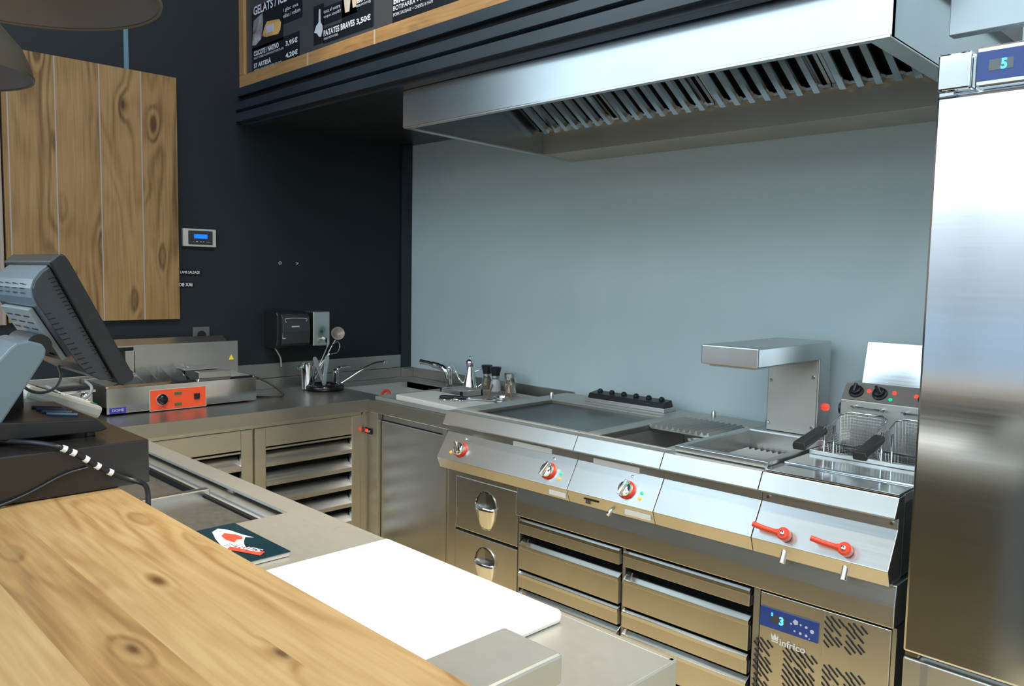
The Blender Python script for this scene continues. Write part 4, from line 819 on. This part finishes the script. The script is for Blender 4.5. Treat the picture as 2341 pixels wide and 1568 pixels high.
for i in range(7):
    for j in range(3): slitq(rp(1.875+j*.062, .020+i*.0145, .0102), Vector((1,0,0)), d1, n1, .040, .0028)
obj('vent_slits', bm, GAP, bpn)
bm = bmesh.new()
for i, (yy, zz) in enumerate(((-2.4815,1.470),(-2.4822,1.461),(-2.4812,1.452))):
    for j in range(4): slitq(Vector((1.862+j*.055, yy, zz)), Vector((1,0,0)), Vector((0,0,1)), Vector((0,-1,0)), .026, .0022)
for i in range(30):
    t = i/29; y = -2.4330+.112*t; z = 1.487-.212*t
    if i in (11, 12, 21, 22, 23): continue
    slitq(Vector((2.0883, y-.010, z-.004)), Vector((0,.96,.28)), Vector((0,-.28,.96)), Vector((1,0,0)), .020, .0016)
for i in range(13):
    t = i/12; slitq(Vector((2.0883, -2.455+.075*t, 1.415-.118*t)), Vector((0,.97,.22)), Vector((0,-.22,.97)), Vector((1,0,0)), .014, .0016)
obj('side_vent_slits', bm, GAP, ps_)
obj('cable_socket_lamp', build((add_lathe, [(.009,0),(.011,.006),(.007,.012)], (1.80,-2.482,1.470), 14, (-.3,-1,0))), PALE, ps_, smooth=True)
ct = thing('card_reader', (1.65,-2.38,1.08), 'pale grey card reader with coloured keys behind the monitor stand', 'card reader')
A_, B_ = Vector((1.700,-2.252,1.158)), Vector((1.700,-2.410,1.226)); ax_ = (B_-A_).normalized(); sd_ = Vector((1,0,0)); nn_ = sd_.cross(ax_).normalized()
if nn_.z < 0: nn_ = -nn_
def cr_(s, w, h): return A_+ax_*s+sd_*w+nn_*h
def crbox(s0,s1,w0,w1,h0,h1):
    bm = bmesh.new(); v = [bm.verts.new(cr_(s,w,h)) for h in (h0,h1) for s, w in ((s0,w0),(s1,w0),(s1,w1),(s0,w1))]
    for f in ((0,1,2,3),(4,7,6,5),(0,4,5,1),(1,5,6,2),(2,6,7,3),(3,7,4,0)): bm.faces.new([v[i] for i in f])
    return bm
obj('body', crbox(0,.17,-.040,.040,-.018,.012), PALE, ct, bevel=.008); obj('screen', crbox(.100,.155,-.032,.032,.012,.0135), GREYP, ct)
obj('stand', boxes((1.67,1.73,-2.43,-2.375,1.081,1.205)), PALE, ct)
for i in range(4):
    for j in range(3): obj('key', crbox(.030+i*.016,.041+i*.016,-.028+j*.020,-.014+j*.020,.012,.015), WHTP, ct)
for j, c_ in enumerate((RED, YEL, GRN)): obj('key', crbox(.013,.025,-.028+j*.020,-.014+j*.020,.012,.015), c_, ct, label='coloured function key')
def cable(name, lab, pts, r, m, ties=None):
    c = thing(name, pts[0], lab, 'cable'); obj('sheath', build((add_tube, smooth_path(pts,7), r, 10)), m, c, smooth=True)
    if ties:
        P = smooth_path(pts, 7)
        for i in ties:
            d = P[i+1]-P[i]; obj('white_tie', build((add_tube, [P[i], P[i]+d.normalized()*.008], r+.0016, 10)), WHTP, c, smooth=True, label='white cable tie')
cable('cable_bundle', 'black cable bundle with white ties hanging over the cash drawer side', [(2.05,-2.54,1.176),(2.13,-2.50,1.181),(2.174,-2.472,1.178),(2.1765,-2.449,1.166),(2.1765,-2.427,1.151),(2.1765,-2.407,1.135),(2.1765,-2.387,1.120),(2.179,-2.350,1.098),(2.20,-2.328,1.089),(2.25,-2.338,1.0855),(2.29,-2.352,1.070)], .0048, BLK, (17,22,29,36,43))
cable('thin_cable', 'thin black cable sloping down the side of the cash drawer to the bar', [(2.1765,-2.418,1.130),(2.1755,-2.46,1.122),(2.1755,-2.52,1.097),(2.180,-2.57,1.084),(2.19,-2.62,1.084)], .0030, BLK)
cable('grey_cable', 'grey cable looping in the gap under the tilted monitor', [(1.86,-2.455,1.275),(1.86,-2.44,1.245),(1.87,-2.415,1.235),(1.88,-2.39,1.245),(1.88,-2.378,1.27),(1.87,-2.38,1.29)], .0032, mat('cable_grey', (.20,.20,.19), .4))
gc = thing('green_plug', (1.86,-2.43,1.28), 'green and black plug hanging under the tilted monitor', 'plug')
obj('shell', build((add_tube, [(1.88,-2.440,1.300),(1.88,-2.418,1.302)], .009, 10)), GRN, gc, smooth=True, label='green plug shell'); obj('boot', build((add_tube, [(1.88,-2.450,1.272),(1.88,-2.428,1.297)], .007, 10)), BLKG, gc, smooth=True)
obj('wire', build((add_tube, smooth_path([(1.88,-2.450,1.30),(1.88,-2.455,1.315),(1.88,-2.44,1.33),(1.88,-2.42,1.325)]), .004, 8)), PALE, gc, smooth=True)

# ---------------------------------------------------------------- pendant lamps
def pendant(x, y, z, lab):
    p = thing('pendant_lamp', (x,y,z), lab, 'pendant lamp', 'dome pendants over the bar')
    R = .25; out = [(R,0),(R*.985,.022),(R*.90,.075),(R*.72,.130),(R*.45,.172),(R*.22,.192),(.035,.20),(.035,.26),(.02,.275)]
    obj('shade', build((add_lathe, out, (x,y,z), 56, (0,0,1), False)), BRNZ, p, smooth=True)
    inn = [(R-.004,.001),(R*.965,.022),(R*.88,.072),(R*.70,.126),(R*.43,.166),(R*.2,.186),(0,.19)]
    obj('inner_shade', build((add_lathe, inn, (x,y,z), 56, (0,0,1), False)), BRNI, p, smooth=True)
    obj('rim', build((add_lathe, [(R-.004,0),(R+.001,-.003),(R+.002,.004),(R-.003,.006)], (x,y,z), 56, (0,0,1), False)), BRNZ, p, smooth=True)
    obj('bulb', build((add_lathe, [(.012,.19),(.014,.16),(.030,.125),(.033,.105),(.022,.082),(0,.076)], (x,y,z), 20, (0,0,1), False)), mat('bulb_white_'+str(int(x*100)), (.7,.68,.62), .3), p, smooth=True)
    obj('cord', build((add_tube, [(x,y,z+.27),(x,y,5.8)], .004, 8)), BLK, p)
pendant(2.085, -2.50, 2.0, 'dome pendant lamp hanging right above the cash drawer, seen from below')
pendant(1.22, -2.50, 2.0, 'farther dome pendant lamp partly covering the plank wall panel')

bpy.context.view_layer.update()
